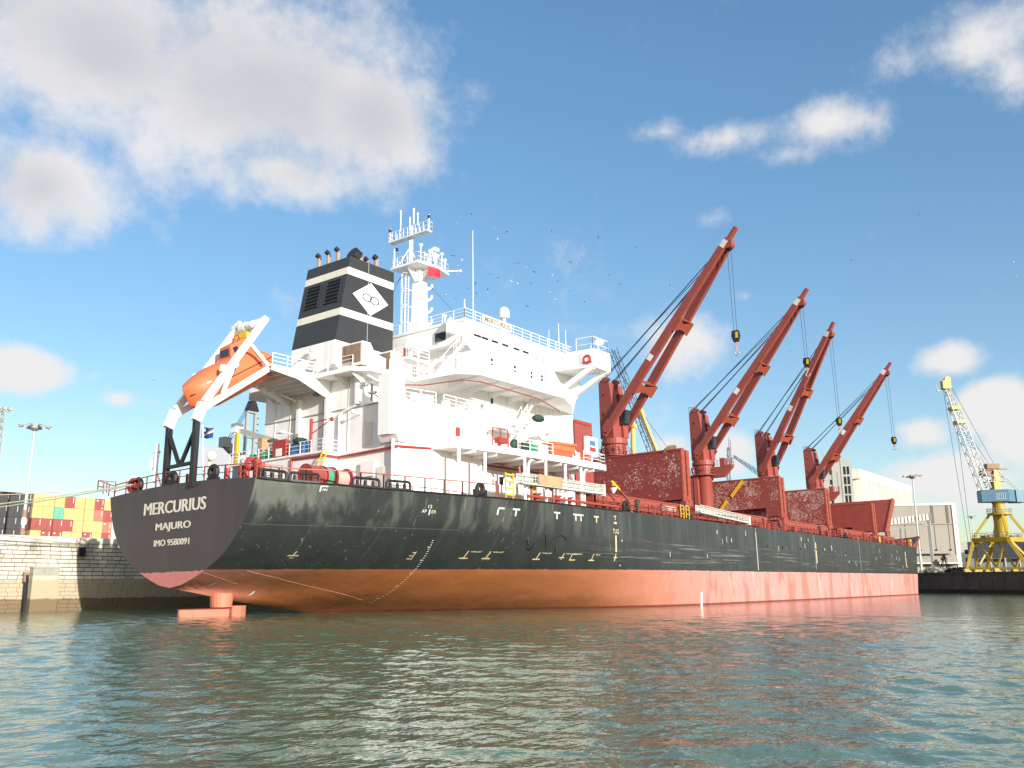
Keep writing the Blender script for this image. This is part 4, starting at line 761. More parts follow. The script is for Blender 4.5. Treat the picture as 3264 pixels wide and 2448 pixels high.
# ------------------------------------------------------------------ deck cranes
def crane(x, tip, hookz, hooktopz, marks, label, bracket=None):
    c = bpy.data.objects.new('deck_crane', None); COL.objects.link(c); c.parent = ship; c['label'] = label
    tip = V(tip); foot0 = V((x, 0, 23.9)); h = V((tip.x - x, tip.y, 0)); az = h.normalized(); sd = V((-az.y, az.x, 0))   # az = jib direction, sd = +side (forward)
    def P(a, b, z): return V((x, 0, z)) + az * a + sd * b
    part(MB().lathe((x, 0, 0), [(1.28, 9.95), (1.28, 19.4), (1.5, 19.7), (1.5, 20.3)], 28), 'crane_post', 'red', c, True)
    colr = MB().lathe((x, 0, 0), [(1.62, 20.3), (1.62, 21.9), (1.9, 22.1), (1.9, 22.6), (1.75, 22.62), (1.75, 22.9)], 28)
    for z in (20.5, 21.0, 21.5): colr.ring((x, 0, z), (0, 0, 1), 1.64, .07, 24, 4)
    R = random.Random(int(x))
    for k in range(26): 
        a = R.uniform(0, 6.28); r = 1.75; colr.beam((x + r * cos(a), r * sin(a), R.uniform(20.3, 22)), (x + (r + .35) * cos(a + .15), (r + .35) * sin(a + .15), R.uniform(20.4, 22.1)), .09)
    part(colr, 'slewing_collar', 'red', c)
    part(MB().lathe((x, 0, 0), [(2.5, 20.28), (2.5, 20.36)], 24).rail([(x + 2.45 * cos(i * pi / 6), 2.45 * sin(i * pi / 6), 20.36) for i in range(13)], 1.0, (.5, 1.0), 1.2, .025), 'post_platform', 'red', c)
    # cabinet trunk on the port side of the post
    part(MB().box(x - 1.9, x - .9, .4, 1.9, 10, 20.2).ladder((x - 1.95, 1.2, 10), (x - 1.95, 1.2, 20.3), (0, .5, 0), .4, .04), 'crane_trunk', 'red', c)
    # house: two side plates, a stepped front, a back plate
    hs_ = MB()
    hs_.hexa([P(-1.25, -1.62, 22.9), P(1.05, -1.62, 22.9), P(1.05, 1.62, 22.9), P(-1.25, 1.62, 22.9), P(-1.25, -1.62, 27.8), P(1.05, -1.62, 27.8), P(1.05, 1.62, 27.8), P(-1.25, 1.62, 27.8)])
    for b0, b1 in ((-1.62, -.25), (.55, 1.62)):
        hs_.hexa([P(-1.25, b0, 27.8), P(1.0, b0, 27.8), P(1.0, b1, 27.8), P(-1.25, b1, 27.8), P(-1.25, b0, 31.2), P(.55, b0, 30.9), P(.55, b1, 30.9), P(-1.25, b1, 31.2)])
    hs_.hexa([P(-1.25, -.25, 27.8), P(-.2, -.25, 27.8), P(-.2, .55, 27.8), P(-1.25, .55, 27.8), P(-1.25, -.25, 30.4), P(-.7, -.25, 30.4), P(-.7, .55, 30.4), P(-1.25, .55, 30.4)])
    hs_.hexa([P(1.05, .3, 23), P(1.5, .3, 23), P(1.5, 1.5, 23), P(1.05, 1.5, 23), P(1.05, .3, 27.7), P(1.15, .3, 27.7), P(1.15, 1.5, 27.7), P(1.05, 1.5, 27.7)])
    part(hs_, 'crane_house', 'red', c)
    part(MB().beam(P(-.5, -1.64, 29.2), P(-.5, -1.6, 29.2), .28), 'house_vent', 'dark', c); part(MB().beam(P(-.6, -1.65, 26.4), P(-.6, -1.6, 26.4), .2, .5), 'house_vent', 'dark', c)
    tops = MB()
    for b0 in (-1.35, 1.1):
        for k in (-.25, .25): tops.cyl(P(-.2, b0 + k - .08, 31.45), P(-.2, b0 + k + .08, 31.45), .42, n=12)
        tops.beam(P(-1.1, b0, 31.2), P(.6, b0, 31.4), .16, .5)
    tops.rail([P(-1.2, -1.6, 31.15), P(-1.2, 1.6, 31.15)], .95, (.5, .95), .8, .025).rail([P(-1.2, -1.6, 31.15), P(.4, -1.6, 31)], .95, (.5, .95), .8, .025)
    part(tops, 'sheave_head', 'red', c)
    # operator's cab hangs beside the house front
    cb = part(MB().hexa([P(1.1, -.1, 24.7), P(2.0, -.1, 25.0), P(2.0, 1.0, 25.0), P(1.1, 1.0, 24.7), P(1.1, -.1, 26.9), P(2.3, -.1, 26.9), P(2.3, 1.0, 26.9), P(1.1, 1.0, 26.9)]), 'crane_cab', 'greend', c)
    part(MB().hexa([P(2.04, 0, 25.2), P(2.1, 0, 25.2), P(2.1, .9, 25.2), P(2.04, .9, 25.2), P(2.3, 0, 26.75), P(2.36, 0, 26.75), P(2.36, .9, 26.75), P(2.3, .9, 26.75)]).hexa([P(1.3, -.14, 25.2), P(1.9, -.14, 25.4), P(1.9, -.09, 25.4), P(1.3, -.09, 25.2), P(1.3, -.14, 26.7), P(2.1, -.14, 26.7), P(2.1, -.09, 26.7), P(1.3, -.09, 26.7)]), 'cab_window', 'glass', c)
    # jib: two tapering box legs that meet at the head, joined by two portal plates
    L = (tip - foot0).length; d = (tip - foot0).normalized(); un = sd.cross(d).normalized()
    if un.z < 0: un = -un
    def J(s, b, n): return foot0 + d * (s * L) + sd * b + un * n
    for sg_ in (-1, 1):
        part(MB().beam(J(-.02, sg_ * 1.98, 0), J(.30, sg_ * 1.60, 0), .62, .85, .62, 1.25, un).beam(J(.30, sg_ * 1.60, 0), J(.93, sg_ * .62, 0), .62, 1.25, .5, .95, un), 'jib_leg', 'red', c)
        part(MB().beam(J(.0, sg_ * 2.3, -.1), J(.05, sg_ * 2.2, 0), .12, 1.4, upv=un).cyl(J(0, sg_ * 1.4, 0), J(0, sg_ * 2.45, 0), .3), 'jib_hinge', 'red', c)
    for s in (.235, .555):
        b = 1.98 - s * 1.46
        q4 = [J(s - .026, -b - .3, -.85), J(s + .034, -b - .3, -.85), J(s + .018, -b * .25, -.85), J(s + .018, b * .25, -.85), J(s + .034, b + .75, -.85), J(s - .026, b + .75, -.85), J(s - .010, b * .4, -.85), J(s - .010, -b * .4, -.85)]
        part(MB().extr(q4, un * .25).beam(J(s + .034, -b, -.3), J(s + .034, b + .6, -.3), .1, 1.0, upv=un), 'portal_plate', 'orangered', c)
    part(MB().beam(J(.92, 0, 0), J(.975, 0, .05), 1.5, .9, 1.1, .85, un).beam(J(.97, 0, .1), J(1.03, 0, .12), .75, .55, .6, .5, un).cyl(J(.955, -.5, -.35), J(.955, .5, -.35), .62, n=14), 'jib_head', 'red', c)
    part(MB().cyl(J(.945, -.42, -.45), J(.945, .42, -.45), .5, n=12), 'jib_sheave', 'dark', c)
    for s in marks:
        b = 1.98 - s * 1.46; part(MB().beam(J(s, -b - .33, .1), J(s + .035, -b - .31, .1), .04, .8, upv=un), 'jib_plate', 'whiteplain', c)
    part(MB().beam(J(.92, -.75, .05), J(.965, -.72, .05), .05, .75, upv=un), 'jib_plate', 'cream', c)
    for b0, s in ((-1.35, .90), (-1.1, .905), (-1.6, .83), (1.1, .90), (1.35, .905), (.85, .84)):
        part(MB().tube([P(-.15, b0, 31.85), J(s, b0 * .35, .45)], .045, 5), 'luffing_wire', 'wire', c)
    hx, hy = tip.x - d.x * 1.6, tip.y - d.y * 1.6 - .3; hz = tip.z - d.z * 1.6
    for k in (-.28, .28): part(MB().cyl((hx + az.x * k, hy + az.y * k, hz - .4), (hx + az.x * k * .75, hy + az.y * k * .75, hooktopz - .3), .035, n=5), 'hoist_wire', 'wire', c)
    hk = part(MB().extr([(hx - .25, hy - .42, hooktopz - .2), (hx - .25, hy + .42, hooktopz - .2), (hx - .25, hy + .55, hooktopz - .9), (hx - .25, hy + .3, hooktopz - 1.7), (hx - .25, hy - .3, hooktopz - 1.7), (hx - .25, hy - .55, hooktopz - .9)], (.5, 0, 0)), 'hook_block', 'black', c)
    part(MB().box(hx - .3, hx + .3, hy - .38, hy - .05, hooktopz - 1.25, hooktopz - .45), 'block_cheek', 'yellow', c)
    z1 = hooktopz - 1.7; hm = MB().cyl((hx, hy, z1), (hx, hy, hookz + .7), .07)
    hm.ring((hx, hy, z1 - .35), (1, 0, 0), .2, .08, 10, 5); hm.tube([(hx, hy, hookz + .75), (hx, hy + .3, hookz + .45), (hx, hy + .28, hookz + .12), (hx, hy, hookz), (hx, hy - .3, hookz + .15), (hx, hy - .33, hookz + .4)], .09, 6)
    part(hm, 'cargo_hook', 'pink', c)
    if bracket:
        part(MB().extr([(x - .6, -1.3, 21.6), (x - .6, -3.4, 21.6), (x - .6, -5.2, 21.9), (x - .6, -5.2, 21.5), (x - .6, -3.6, 19.9), (x - .6, -1.3, 19.9)], (1.2, 0, 0)).box(x - .6, x + .6, -4.0, -3.2, 21.6, 23).rail([(x - .6, -5.1, 21.9), (x + .6, -5.1, 21.9), (x + .6, -1.5, 21.7)], 1.0, (.5, 1.0), .7, .03).beam((x, -5.0, 21.9), (x + .3, -4.9, 26.0), .09), 'jib_rest', 'red', c)
crane(68.7, (66.7, -20.8, 48.2), 31.5, 35.0, (.36,), 'red deck crane nearest the white accommodation')
crane(98.0, (96.2, -20.2, 47.7), 34.2, 37.4, (.38,), 'second red deck crane from the accommodation, with a jib rest on its post', True)
crane(127.0, (124.1, -15.9, 49.6), 29.3, 32.4, (.42,), 'third red deck crane from the accommodation, its jib raised steepest')
crane(154.3, (153.3, -18.3, 47.2), 29.4, 32.3, (.42,), 'farthest red deck crane, close to the bow', True)

# ------------------------------------------------------------------ hatches
def hatch(x0, x1, hwid):
    co = MB().box(x0, x1, -hwid, hwid, 10, 12.45).box(x0 - .35, x1 + .35, -hwid - .35, hwid + .35, 12.45, 12.62)
    o_ = part(co, 'hatch_coaming', 'red', ship)
    x = x0 + .4
    while x < x1:
        part(MB().extr([(x, -hwid, 12.4), (x, -hwid - .34, 12.4), (x, -hwid - .9, 10.05), (x, -hwid, 10.05)], (.09, 0, 0)), 'coaming_stay', 'red', o_); x += 1.75
    part(MB().tube([(x0, -hwid - .6, 11.2), (x1, -hwid - .6, 11.2)], .13, 6).tube([(x0, -hwid - .5, 11.7), (x1, -hwid - .5, 11.7)], .07, 5), 'deck_pipe', 'red', o_)
    part(MB().box(x0, x1, -hwid - .37, -hwid - .33, 11.5, 12.4).box(x0, x0 + .3, -hwid - 1.2, -hwid, 12.5, 12.75), 'coaming_skirt', 'orangered', o_)
for a_, b_, w_ in ((44.6, 65.2, 11.0), (72.5, 95, 11.0), (100.4, 124.5, 11.0), (130, 151, 11.0), (157, 174, 10.0)): hatch(a_, b_, w_)
def cover(x, yw, z0, z1, mt, lean=0, thick=2.2, notch=None):
    def pq(y, z, dx): return (x + dx + lean * (z - z0), y, z)
    if notch:
        ya, yb, zc = notch; prof = [(-yw, z0), (-yw, z1), (yw, z1), (yw, z0), (yb, z0), (yb, zc), (ya, zc), (ya, z0)]
    else: prof = [(-yw, z0), (-yw, z1), (yw, z1), (yw, z0)]
    hc = part(MB().extr([pq(y, z, 0) for y, z in prof], (.85, 0, 0)), 'hatch_cover', mt, ship)
    part(MB().extr([pq(y, z, thick - .85) for y, z in [(-yw, z0), (-yw, z1 - .1), (yw, z1 - .1), (yw, z0)]], (.85, 0, 0)), 'folded_leaf', mt, hc)
    for z in [z0 + (z1 - z0) * k for k in (.12, .28, .45, .62, .8)]:
        for dx in (.1, thick - .75): part(MB().hexa([pq(-yw - .22, z, dx), pq(-yw, z, dx), pq(-yw, z, dx + .6), pq(-yw - .22, z, dx + .6), pq(-yw - .22, z + .5, dx), pq(-yw, z + .5, dx), pq(-yw, z + .5, dx + .6), pq(-yw - .22, z + .5, dx + .6)]), 'edge_lug', 'orangered', hc)
    part(MB().beam(pq(-yw - .05, z0 - .3, .42), pq(-yw - .05, z1 + .15, .42), .25, .9).beam(pq(-yw - .05, z0 - .3, thick - .42), pq(-yw - .05, z1, thick - .42), .25, .9), 'edge_plate', 'orangered', hc)
    part(MB().cyl(pq(-yw - .3, z0 + .1, thick / 2), pq(-yw + .1, z0 + .1, thick / 2), .42).box(x + .2, x + thick, -yw - .3, -yw + .2, z0 - .9, z0 - .1).beam(pq(-yw, z1, 0), pq(yw, z1, 0), .2, .22), 'hinge', 'red', hc)
    return hc
cover(66.3, 11.35, 13.35, 20.0, 'hatchA')
cover(101.3, 11.4, 13.2, 19.55, 'hatchB', notch=(-9, -2.5, 14.6))
cover(124.3, 11.4, 13.1, 19.5, 'hatchB')
cover(157.8, 10.4, 13.3, 19.2, 'hatchC', notch=(-6, 1, 14.3))
cover(167.0, 10.4, 13.6, 21.2, 'hatchC', lean=1.12)
put(text_mesh('ON', 1.3, .9, lambda u, v: (66.22, 6.0 - u, 16.3 + v), .02), 'lettering', 'cream', ship)
for a_, b_ in (((101.2, -.6, 14.1), (101.2, -2.4, 16.3)), ((101.2, -3.2, 16.9), (101.2, -5.4, 19.4))): part(MB().beam(a_, b_, .55, .08, upv=(1, 0, 0)), 'yellow_stripe', 'yellow', ship)
part(MB().cyl((66.2 + .8, -9.5, 20.1), (67, -9.3, 20.4), 1.1, .8, 10), 'gull_nest', 'tan', ship)

# ------------------------------------------------------------------ starboard side deck: rail, pipes, gangways, small gear
def edge(x, off=.12, z=ZD): return V((x, -(hw(x, ZD) - off), z))
xr = [42 + i * 3.05 for i in range(42)]
rail_ = MB().rail([edge(x) for x in xr if x < 171], 1.08, (.3, .56, .82, 1.08), 1.5, .036)
part(rail_, 'railing', 'red', ship)
part(MB().rail([edge(x) for x in (.2, 2, 4, 6, 8, 10, 12, 14, 16, 18, 20, 22)], 1.15, (1.15,), 2.6, .05), 'railing', 'red', ship)
R = random.Random(31)
for i in range(70):                 # valves, vents, bollards and lashings crowding the side deck
    x = R.uniform(43, 168); p = edge(x, R.uniform(.6, 3.2)); k = R.random()
    if k < .3: b_ = MB().cyl(p, p + V((0, 0, R.uniform(.7, 1.5))), .13, n=8).cyl(p + V((0, 0, 1.0)), p + V((0, 0, 1.25)), .3, n=10); nm = 'deck_vent'
    elif k < .5: b_ = MB().box(p.x - .4, p.x + .4, p.y - .3, p.y + .3, 10, 10.9); nm = 'deck_locker'
    elif k < .7: b_ = MB().cyl(p, p + V((0, 0, .8)), .22, n=10).cyl(p + V((.9, 0, 0)), p + V((.9, 0, .8)), .22, n=10).box(p.x - .4, p.x + 1.3, p.y - .35, p.y + .35, 10, 10.1); nm = 'mooring_bollard'
    else: b_ = MB().beam(p, p + V((R.uniform(-.6, .6), 1.0, 1.9)), .12).beam(p + V((.5, 0, 0)), p + V((.2, .8, 1.6)), .1); nm = 'deck_stay'
    part(b_, nm, R.choice(('red', 'red', 'red', 'orangered', 'redbright', 'greend')), ship)
for x in (47, 53, 57.5, 63, 71, 84, 92, 108, 119, 133, 146, 160): p = edge(x, .9); part(MB().cyl(p, p + V((0, 0, 1.1)), .2, n=8).ball(p + V((0, 0, 1.35)), .38, .38, .3, 10, 6), 'mushroom_vent', 'greend' if x in (47, 57.5, 108) else 'red', ship)
part(MB().tube([edge(26, .35, 10.45), edge(30, .35, 10.45), edge(36, .35, 10.45), edge(42, .3, 10.45)], .14, 8), 'deck_pipe', 'orangered', ship); part(MB().tube([edge(60, .3, 10.35), edge(76, .3, 10.35)], .13, 6), 'deck_pipe', 'orangered', ship)
for x in (25.7, 28.9, 33.5): part(MB().tube([edge(x, 1.0, 13.2), edge(x, .9, 11.9), edge(x + 1.0, .45, 11.2), edge(x + 1.0, .4, 10)], .13, 6), 'pipe_davit', 'red', ship)
for x, r in ((19.95, .42), (43.0, .40), (57.9, .3), (119, .3)):
    p = edge(x, .12, 10.62); part(MB().ring(p, (0, 1, 0), r, .2, 16, 8).box(p.x - .75, p.x - .4, p.y - .2, p.y + .2, 10, 10.6).box(p.x + .4, p.x + .75, p.y - .2, p.y + .2, 10, 10.6), 'panama_chock', 'black', ship)
def gangway(x0, x1, za, zb_, y, mat_):
    def q(x, dz=0): return V((x, y, za + (zb_ - za) * (x - x0) / (x1 - x0) + dz))
    g = bpy.data.objects.new('accommodation_ladder', None); COL.objects.link(g); g.parent = ship
    part(MB().beam(q(x0), q(x1), .10, .16).beam(q(x0) + V((0, .7, 0)), q(x1) + V((0, .7, 0)), .10, .16), 'stringer', 'alu', g)
    part(MB().beam(q(x0, .86), q(x1, .86), .06, .08).beam(q(x0, .45), q(x1, .45), .05, .05).beam(q(x0, .86) + V((0, .7, 0)), q(x1, .86) + V((0, .7, 0)), .06, .08), 'handrail', 'alu', g)
    k = int((x1 - x0) / .95)
    for i in range(k + 1):
        x = x0 + (x1 - x0) * i / k; part(MB().beam(q(x), q(x, .86), .06), 'stanchion', 'alu', g)
        if i < k and i % 2 == 0: xn = x0 + (x1 - x0) * (i + 1) / k; part(MB().beam(q(x), q(xn, .86), .04), 'brace', 'alu', g)
    n = int((x1 - x0) / .42)
    for i in range(n): x = x0 + (x1 - x0) * (i + .5) / n; part(MB().box(x - .14, x + .14, y + .05, y + .65, q(x).z - .02, q(x).z + .02), 'tread', 'alu', g)
    part(MB().hexa([q(x0) + V((0, .66, .02)), q(x1) + V((0, .66, .02)), q(x1) + V((0, .70, .02)), q(x0) + V((0, .70, .02)), q(x0, .8) + V((0, .66, 0)), q(x1, .8) + V((0, .66, 0)), q(x1, .8) + V((0, .70, 0)), q(x0, .8) + V((0, .70, 0))]), 'side_panel', mat_, g)
    part(MB().box(x1 - .25, x1 + .05, y - .1, y + .8, q(x1).z - .25, q(x1).z + .95), 'end_platform', 'cream', g)
    return g
g1 = gangway(24.0, 38.2, 11.42, 11.5, -16.35, 'alu'); g1['label'] = 'weathered grey accommodation ladder stowed below the boat deck'
part(MB().box(26.4, 30.3, -16.46, -16.40, 11.45, 12.42), 'canvas_cover', 'tan', g1)
g2 = gangway(60.5, 75.7, 11.0, 10.42, -16.45, 'alu'); g2['label'] = 'pale accommodation ladder stowed along the rail amidships'
ye = MB()
for x in (22.5, 23.6): ye.beam((x, -15.6, 10), (x, -15.6, 12.3), .09)
for z in (10.3, 10.9, 11.5, 12.1): ye.beam((22.4, -15.62, z), (23.7, -15.65, z), .14)
part(ye, 'ladder_cradle', 'yellow', ship)
for x in (55.6, 57.0): part(MB().rail([(x, -16.2, 10.1), (x + .8, -16.2, 10.0)], 1.45, (.5, 1.0, 1.45), .8, .05), 'boarding_gate', 'yellow', ship)
part(MB().beam((45.4, -13, 13.7), (47, -13, 12.9), .22).beam((45.5, -13.2, 13.35), (45.9, -13, 13.5), .3), 'derrick_top', 'yellow', ship); part(MB().beam((47, -13, 12.9), (49.4, -13, 11.6), .17), 'derrick_arm', 'orangered', ship)
part(MB().cyl((45.7, -13, 12.4), (45.7, -13, 13.0), .12, .45, 10), 'tank_funnel', 'whiteplain', ship)
part(MB().box(52.6, 55.0, -15.9, -15.3, 10.7, 11.25), 'bundle_of_sacks', 'pink', ship)
for x, z in ((27.0, 11.0), (26.2, 10.3)): part(MB().box(x, x + .8, -15.2, -14.8, z, z + .6), 'gas_locker', 'yellow', ship)
for x in (27.8, 31.0, 33.0): p = edge(x, .8); part(MB().cyl(p, p + V((0, 0, .7)), .3, n=10).cyl(p + V((0, 0, .7)), p + V((0, 0, .85)), .5, n=12), 'mushroom_vent', 'redbright', ship)
part(MB().box(166, 167, -15.6, -15.2, 10, 11.6).box(140, 140.8, -16.05, -15.9, 10.1, 11.1), 'fairlead_frame', 'yellow', ship)
# forecastle gear seen over the rail
part(MB().cyl((176, -6, 10), (176, -6, 14.5), .35).cyl((175.6, -6, 14.2), (177.2, -6, 14.6), .75, .75, 12).box(172, 174.5, -8, -4, 10, 12.4).cyl((173, -3, 12), (173, 3, 12), 1.1).cyl((178, -8, 12.4), (178, -5, 12.4), .9), 'windlass', 'redbright', ship)

# ------------------------------------------------------------------ poop deck gear
def edgep(x, off=.1): return V((x, -(hw(x, 10) - off), zdk(x)))
for a_, b_ in ((.5, 2.55), (2.8, 4.85), (7.35, 9.6), (10.25, 12.5)):
    A_, B_ = edgep(a_), edgep(b_); d = (B_ - A_); fl = MB().beam(A_ + V((0, 0, .06)), B_ + V((0, 0, .06)), .35, .14)
    fl.tube([A_, A_ + V((0, 0, .5)), A_ + d * .06 + V((0, 0, .68)), B_ - d * .06 + V((0, 0, .68)), B_ + V((0, 0, .5)), B_], .11, 8)
    for k in (.2, .5, .8): fl.cyl(A_.lerp(B_, k) + V((0, .12, .05)), A_.lerp(B_, k) + V((0, .12, .55)), .16, .12, 10)
    part(fl, 'roller_fairlead', 'black', ship)
wn = part(MB().box(5.2, 9.8, -9.6, -8.3, 10, 10.5), 'mooring_winch', 'redbright', ship)
for x0, x1, r, mt, nm in ((5.4, 6.9, .82, 'red', 'winch_gear'), (6.95, 7.6, .86, 'green', 'rope_drum'), (8.0, 9.4, .7, 'pink', 'rope_drum')): part(MB().cyl((x0, -9, 11.0), (x1, -9, 11.0), r, n=18), nm, mt, wn)
for x in (5.3, 6.92, 7.65, 7.95, 9.5): part(MB().cyl((x, -9, 11.0), (x + .08, -9, 11.0), .92, n=20), 'drum_flange', 'redbright', wn)
part(MB().rail([(1.0, -9.0, 10.2), (2.6, -9.6, 10.2)], 1.2, (.4, .8, 1.2), .8, .04), 'bulwark_ladder', 'rust', ship)
part(MB().ladder((9.0, -4.9, 10.1), (10.9, -4.9, 14.1), (0, .6, 0), .3, .05), 'inclined_ladder', 'yellow', ship)
for y in (7.6, 8.6): part(MB().cyl((1.2, y, 10.3), (1.2, y, 11.4), .26, n=10).cyl((1.2, y, 11.4), (1.2, y, 11.5), .34, n=10), 'mooring_bollard', 'redbright', ship)
for y in (-7.3, -6.7, -8.6, -9.1, 1.9, 2.4, .2, -4.9, -3.2): part(MB().cyl((1.1, y, 10.3), (1.1, y, 11.5), .24, n=10), 'mooring_bollard', 'redbright' if y < -4 else 'red', ship)
for y in (7.4, 6.6): part(MB().ring((.5, y, 11.1), (1, 0, 0), .5, .2, 14, 6), 'winch_drum', 'redbright' if y > 7 else 'black', ship)
part(MB().cyl((1.6, -7.9, 10.4), (1.6, -7.9, 12), .3).ring((1.2, -7.6, 11.6), (0, 1, 0), .35, .2), 'gooseneck_vent', 'redbright', ship)
for y in (1.0, -4.5): part(MB().ring((.15, y, 11.15), (1, 0, 0), .42, .22, 16, 8).box(0, .35, y - .62, y + .62, 10.5, 10.75), 'panama_chock', 'black', ship)
part(MB().rail([(.15, 9.6, 10.2), (.15, 6, 10.45), (.15, 2, 10.62), (.15, -2, 10.62), (.15, -6, 10.45), (.15, -9.8, 10.25)], 1.1, (.55, 1.1), 1.6, .045), 'railing', 'red', ship)
part(MB().rail([(.15, 9.6, 10.2), (-.1, 12.0, 10.9), (1.5, 12.0, 10.9)], 1.0, (.5, 1.0), 1.0, .04), 'overside_platform', 'red', ship)
part(MB().cyl((1.0, 4.9, 10.4), (1.0, 4.9, 13.4), .16, n=8).cyl((1.0, 4.9, 13.4), (1, 4.9, 14.5), .2, .12).ring((1, 4.9, 13.8), (0, 0, 1), .2, .1, 10, 5).cyl((1.0, 5.7, 12.3), (1.0, 5.7, 13.4), .17).beam((1, 4.9, 12.4), (1, 5.7, 12.6), .12).beam((1, 4.9, 12.4), (1.3, 4.2, 10.5), .09), 'stern_light_mast', 'whiteplain', ship)
part(MB().cyl((1.2, -2.3, 11.6), (1.2, -2.3, 12.4), .1).ball((1.2, -2.6, 12.7), .4, .3, .4), 'speaker', 'cream', ship)
# gear on the aft house top: provision crane, drums, nets, lockers
pc = part(MB().cyl((11.6, 8.9, 14.1), (11.6, 8.9, 17.4), .35, .3, 12).box(11.2, 12, 8.5, 9.3, 17.3, 18.2), 'provision_crane', 'whiteplain', ship)
part(MB().beam((11.7, 8.9, 17.6), (12.4, 3.6, 15.9), .45, .5), 'crane_jib', 'grey', pc); part(MB().box(11.2, 11.5, 8.2, 8.5, 14.2, 17.2), 'crane_ladder', 'yellow', pc)
R = random.Random(13)
for i in range(9):
    y = 8.2 - i * 1.0; part(MB().ball((11.6, y, 14.55), .5, .45, .42, 10, 6) if i % 3 else MB().cyl((11.7, y, 14.15), (11.7, y, 15.0), .3, n=10), 'net_pile' if i % 3 else 'drum', R.choice(('greend', 'green', 'whiteplain', 'grey')), ship)
part(MB().box(11.3, 12.1, 4.5, 5.2, 14.15, 16.3), 'timber_stack', 'tan', ship)
lk = part(MB().box(11.0, 11.4, .7, 2.5, 14.2, 15.7), 'fire_locker', 'redbright', ship); part(MB().box(10.96, 11.0, 1.2, 2.0, 14.2, 14.9), 'locker_door', 'whiteplain', lk)
part(MB().box(11.2, 11.9, -1.5, .1, 14.2, 15.2), 'tarpaulin_heap', 'blue', ship); part(MB().ball((11.5, -.7, 15.4), .7, .7, .35, 10, 6), 'net_pile', 'greend', ship)
part(MB().cyl((11.3, -2.4, 14.15), (11.3, -2.4, 17.2), .14).beam((11.3, -2.4, 16.8), (11.2, -5.2, 16.9), .07).beam((11.3, -2.4, 15.8), (11.2, -5.2, 16.8), .07).ball((11.2, -5.2, 16.8), .2), 'hand_davit', 'redbright', ship)

# ------------------------------------------------------------------ lifeboat and its launching frame
fr = part(MB().beam((-.1, -2.2, 10.2), (-.1, -2.2, 15.6), .42, .42), 'davit_leg', 'black', ship); part(MB().beam((.3, 2.2, 10.2), (.3, 2.2, 15.6), .42, .42), 'davit_leg', 'black', ship)
part(MB().beam((0, -2.2, 15.2), (.1, -.15, 12.2), .25).beam((.2, 2.2, 15.2), (.1, .15, 12.2), .25).beam((-.05, -2.2, 12.1), (.25, 2.2, 12.1), .26), 'leg_brace', 'black', fr)
for y, dx in ((-2.2, 0), (2.2, .3)):
    part(MB().beam((dx - .15, y, 15.4), (dx + .35, y, 16.9), .5, .72), 'davit_foot', 'whiteplain', ship)
    part(MB().beam((dx + .1, y, 16.3), (dx + 6.7, y, 21.1), .32, .5), 'launching_rail', 'whiteplain', ship)
    part(MB().beam((dx + .45, y, 17.0), (dx + 6.0, y, 25.4), .34, .56), 'davit_beam', 'whiteplain', ship)
    part(MB().beam((dx + 4.5, y, 22.7), (dx + 6.5, y, 21.15), .26, .3), 'davit_strut', 'whiteplain', ship)
    part(MB().beam((dx + 3.0, y, 20.6), (dx + 2.1, y, 18.0), .26, .3).cyl((dx + 3.1, y - .12, 20.7), (dx + 3.1, y + .12, 20.7), .34), 'lashing_ram', 'whiteplain', ship)
    part(MB().beam((dx + 1.75, y - .05, 20.1), (dx + 2.5, y - .05, 20.0), .3, .6), 'guide_plate', 'whiteplain', ship)
    part(MB().beam((dx + 1.0, y, 16.75), (dx + 6.0, y, 20.3), .2, .16), 'skid_bar', 'redbright', ship)
part(MB().beam((6.05, -2.2, 25.3), (6.3, 2.2, 25.3), .45, .4).beam((5.6, -2.2, 24.8), (5.9, 2.2, 24.8), .3).cyl((5.9, 1.0, 25.0), (5.9, .2, 25.0), .5).cyl((5.7, -.2, 25.0), (5.7, -.9, 25.0), .35).beam((5.8, 2.2, 25.2), (5.8, 1.2, 25.6), .3), 'davit_head', 'whiteplain', ship)
part(MB().box(5.5, 6.1, -.2, 1.6, 23.95, 24.45), 'spreader_bar', 'yellow', ship); part(MB().cyl((5.2, .4, 23.95), (5.0, .1, 23.0), .07), 'fall_hook', 'redbright', ship)
for y in (.3, 1.0): part(MB().cyl((5.9, y, 24.9), (5.9, y, 24.4), .04), 'fall_wire', 'wire', ship)
lb = thing('lifeboat', 'orange enclosed free-fall lifeboat hung in the white stern davit', 'lifeboat', (3.9, 0, 19.95), ship=True)
tilt = Matrix.Rotation(-radians(33), 4, 'Y')     # bow points aft and down
lv = MB(); NS, NR = 17, 18
for i in range(NS):
    s = -4.35 + 8.7 * i / (NS - 1); u = i / (NS - 1)                     # from bow (aft end of ship) to stern of the boat
    w = 1.5 * min(1, (u / .18) ** .5) if u < .22 else 1.5 - .16 * max(0, (u - .75) / .25)
    top_ = (.75 + .7 * min(1, (u / .30) ** .6)) if u < .8 else 1.45 - .95 * ((u - .8) / .2) ** 1.7
    bot_ = -.85 - .95 * min(1, (u / .25) ** .6)
    w = max(w, .04); 
    for j in range(NR):
        a = 2 * pi * j / NR; cy, cz = cos(a), sin(a); sg_ = 1 if cy > 0 else -1
        y = w * sg_ * abs(cy) ** .75; z = (top_ * abs(cz) ** .9 if cz > 0 else bot_ * abs(cz) ** 1.15)
        lv.v.append(tuple(tilt @ V((s, y, z + .1))))
lv.f = [(i * NR + j, (i + 1) * NR + j, (i + 1) * NR + (j + 1) % NR, i * NR + (j + 1) % NR) for i in range(NS - 1) for j in range(NR)] + [tuple(range(NR)), tuple(range((NS - 1) * NR, NS * NR))]
part(lv, 'boat_hull', 'orange', lb, True)
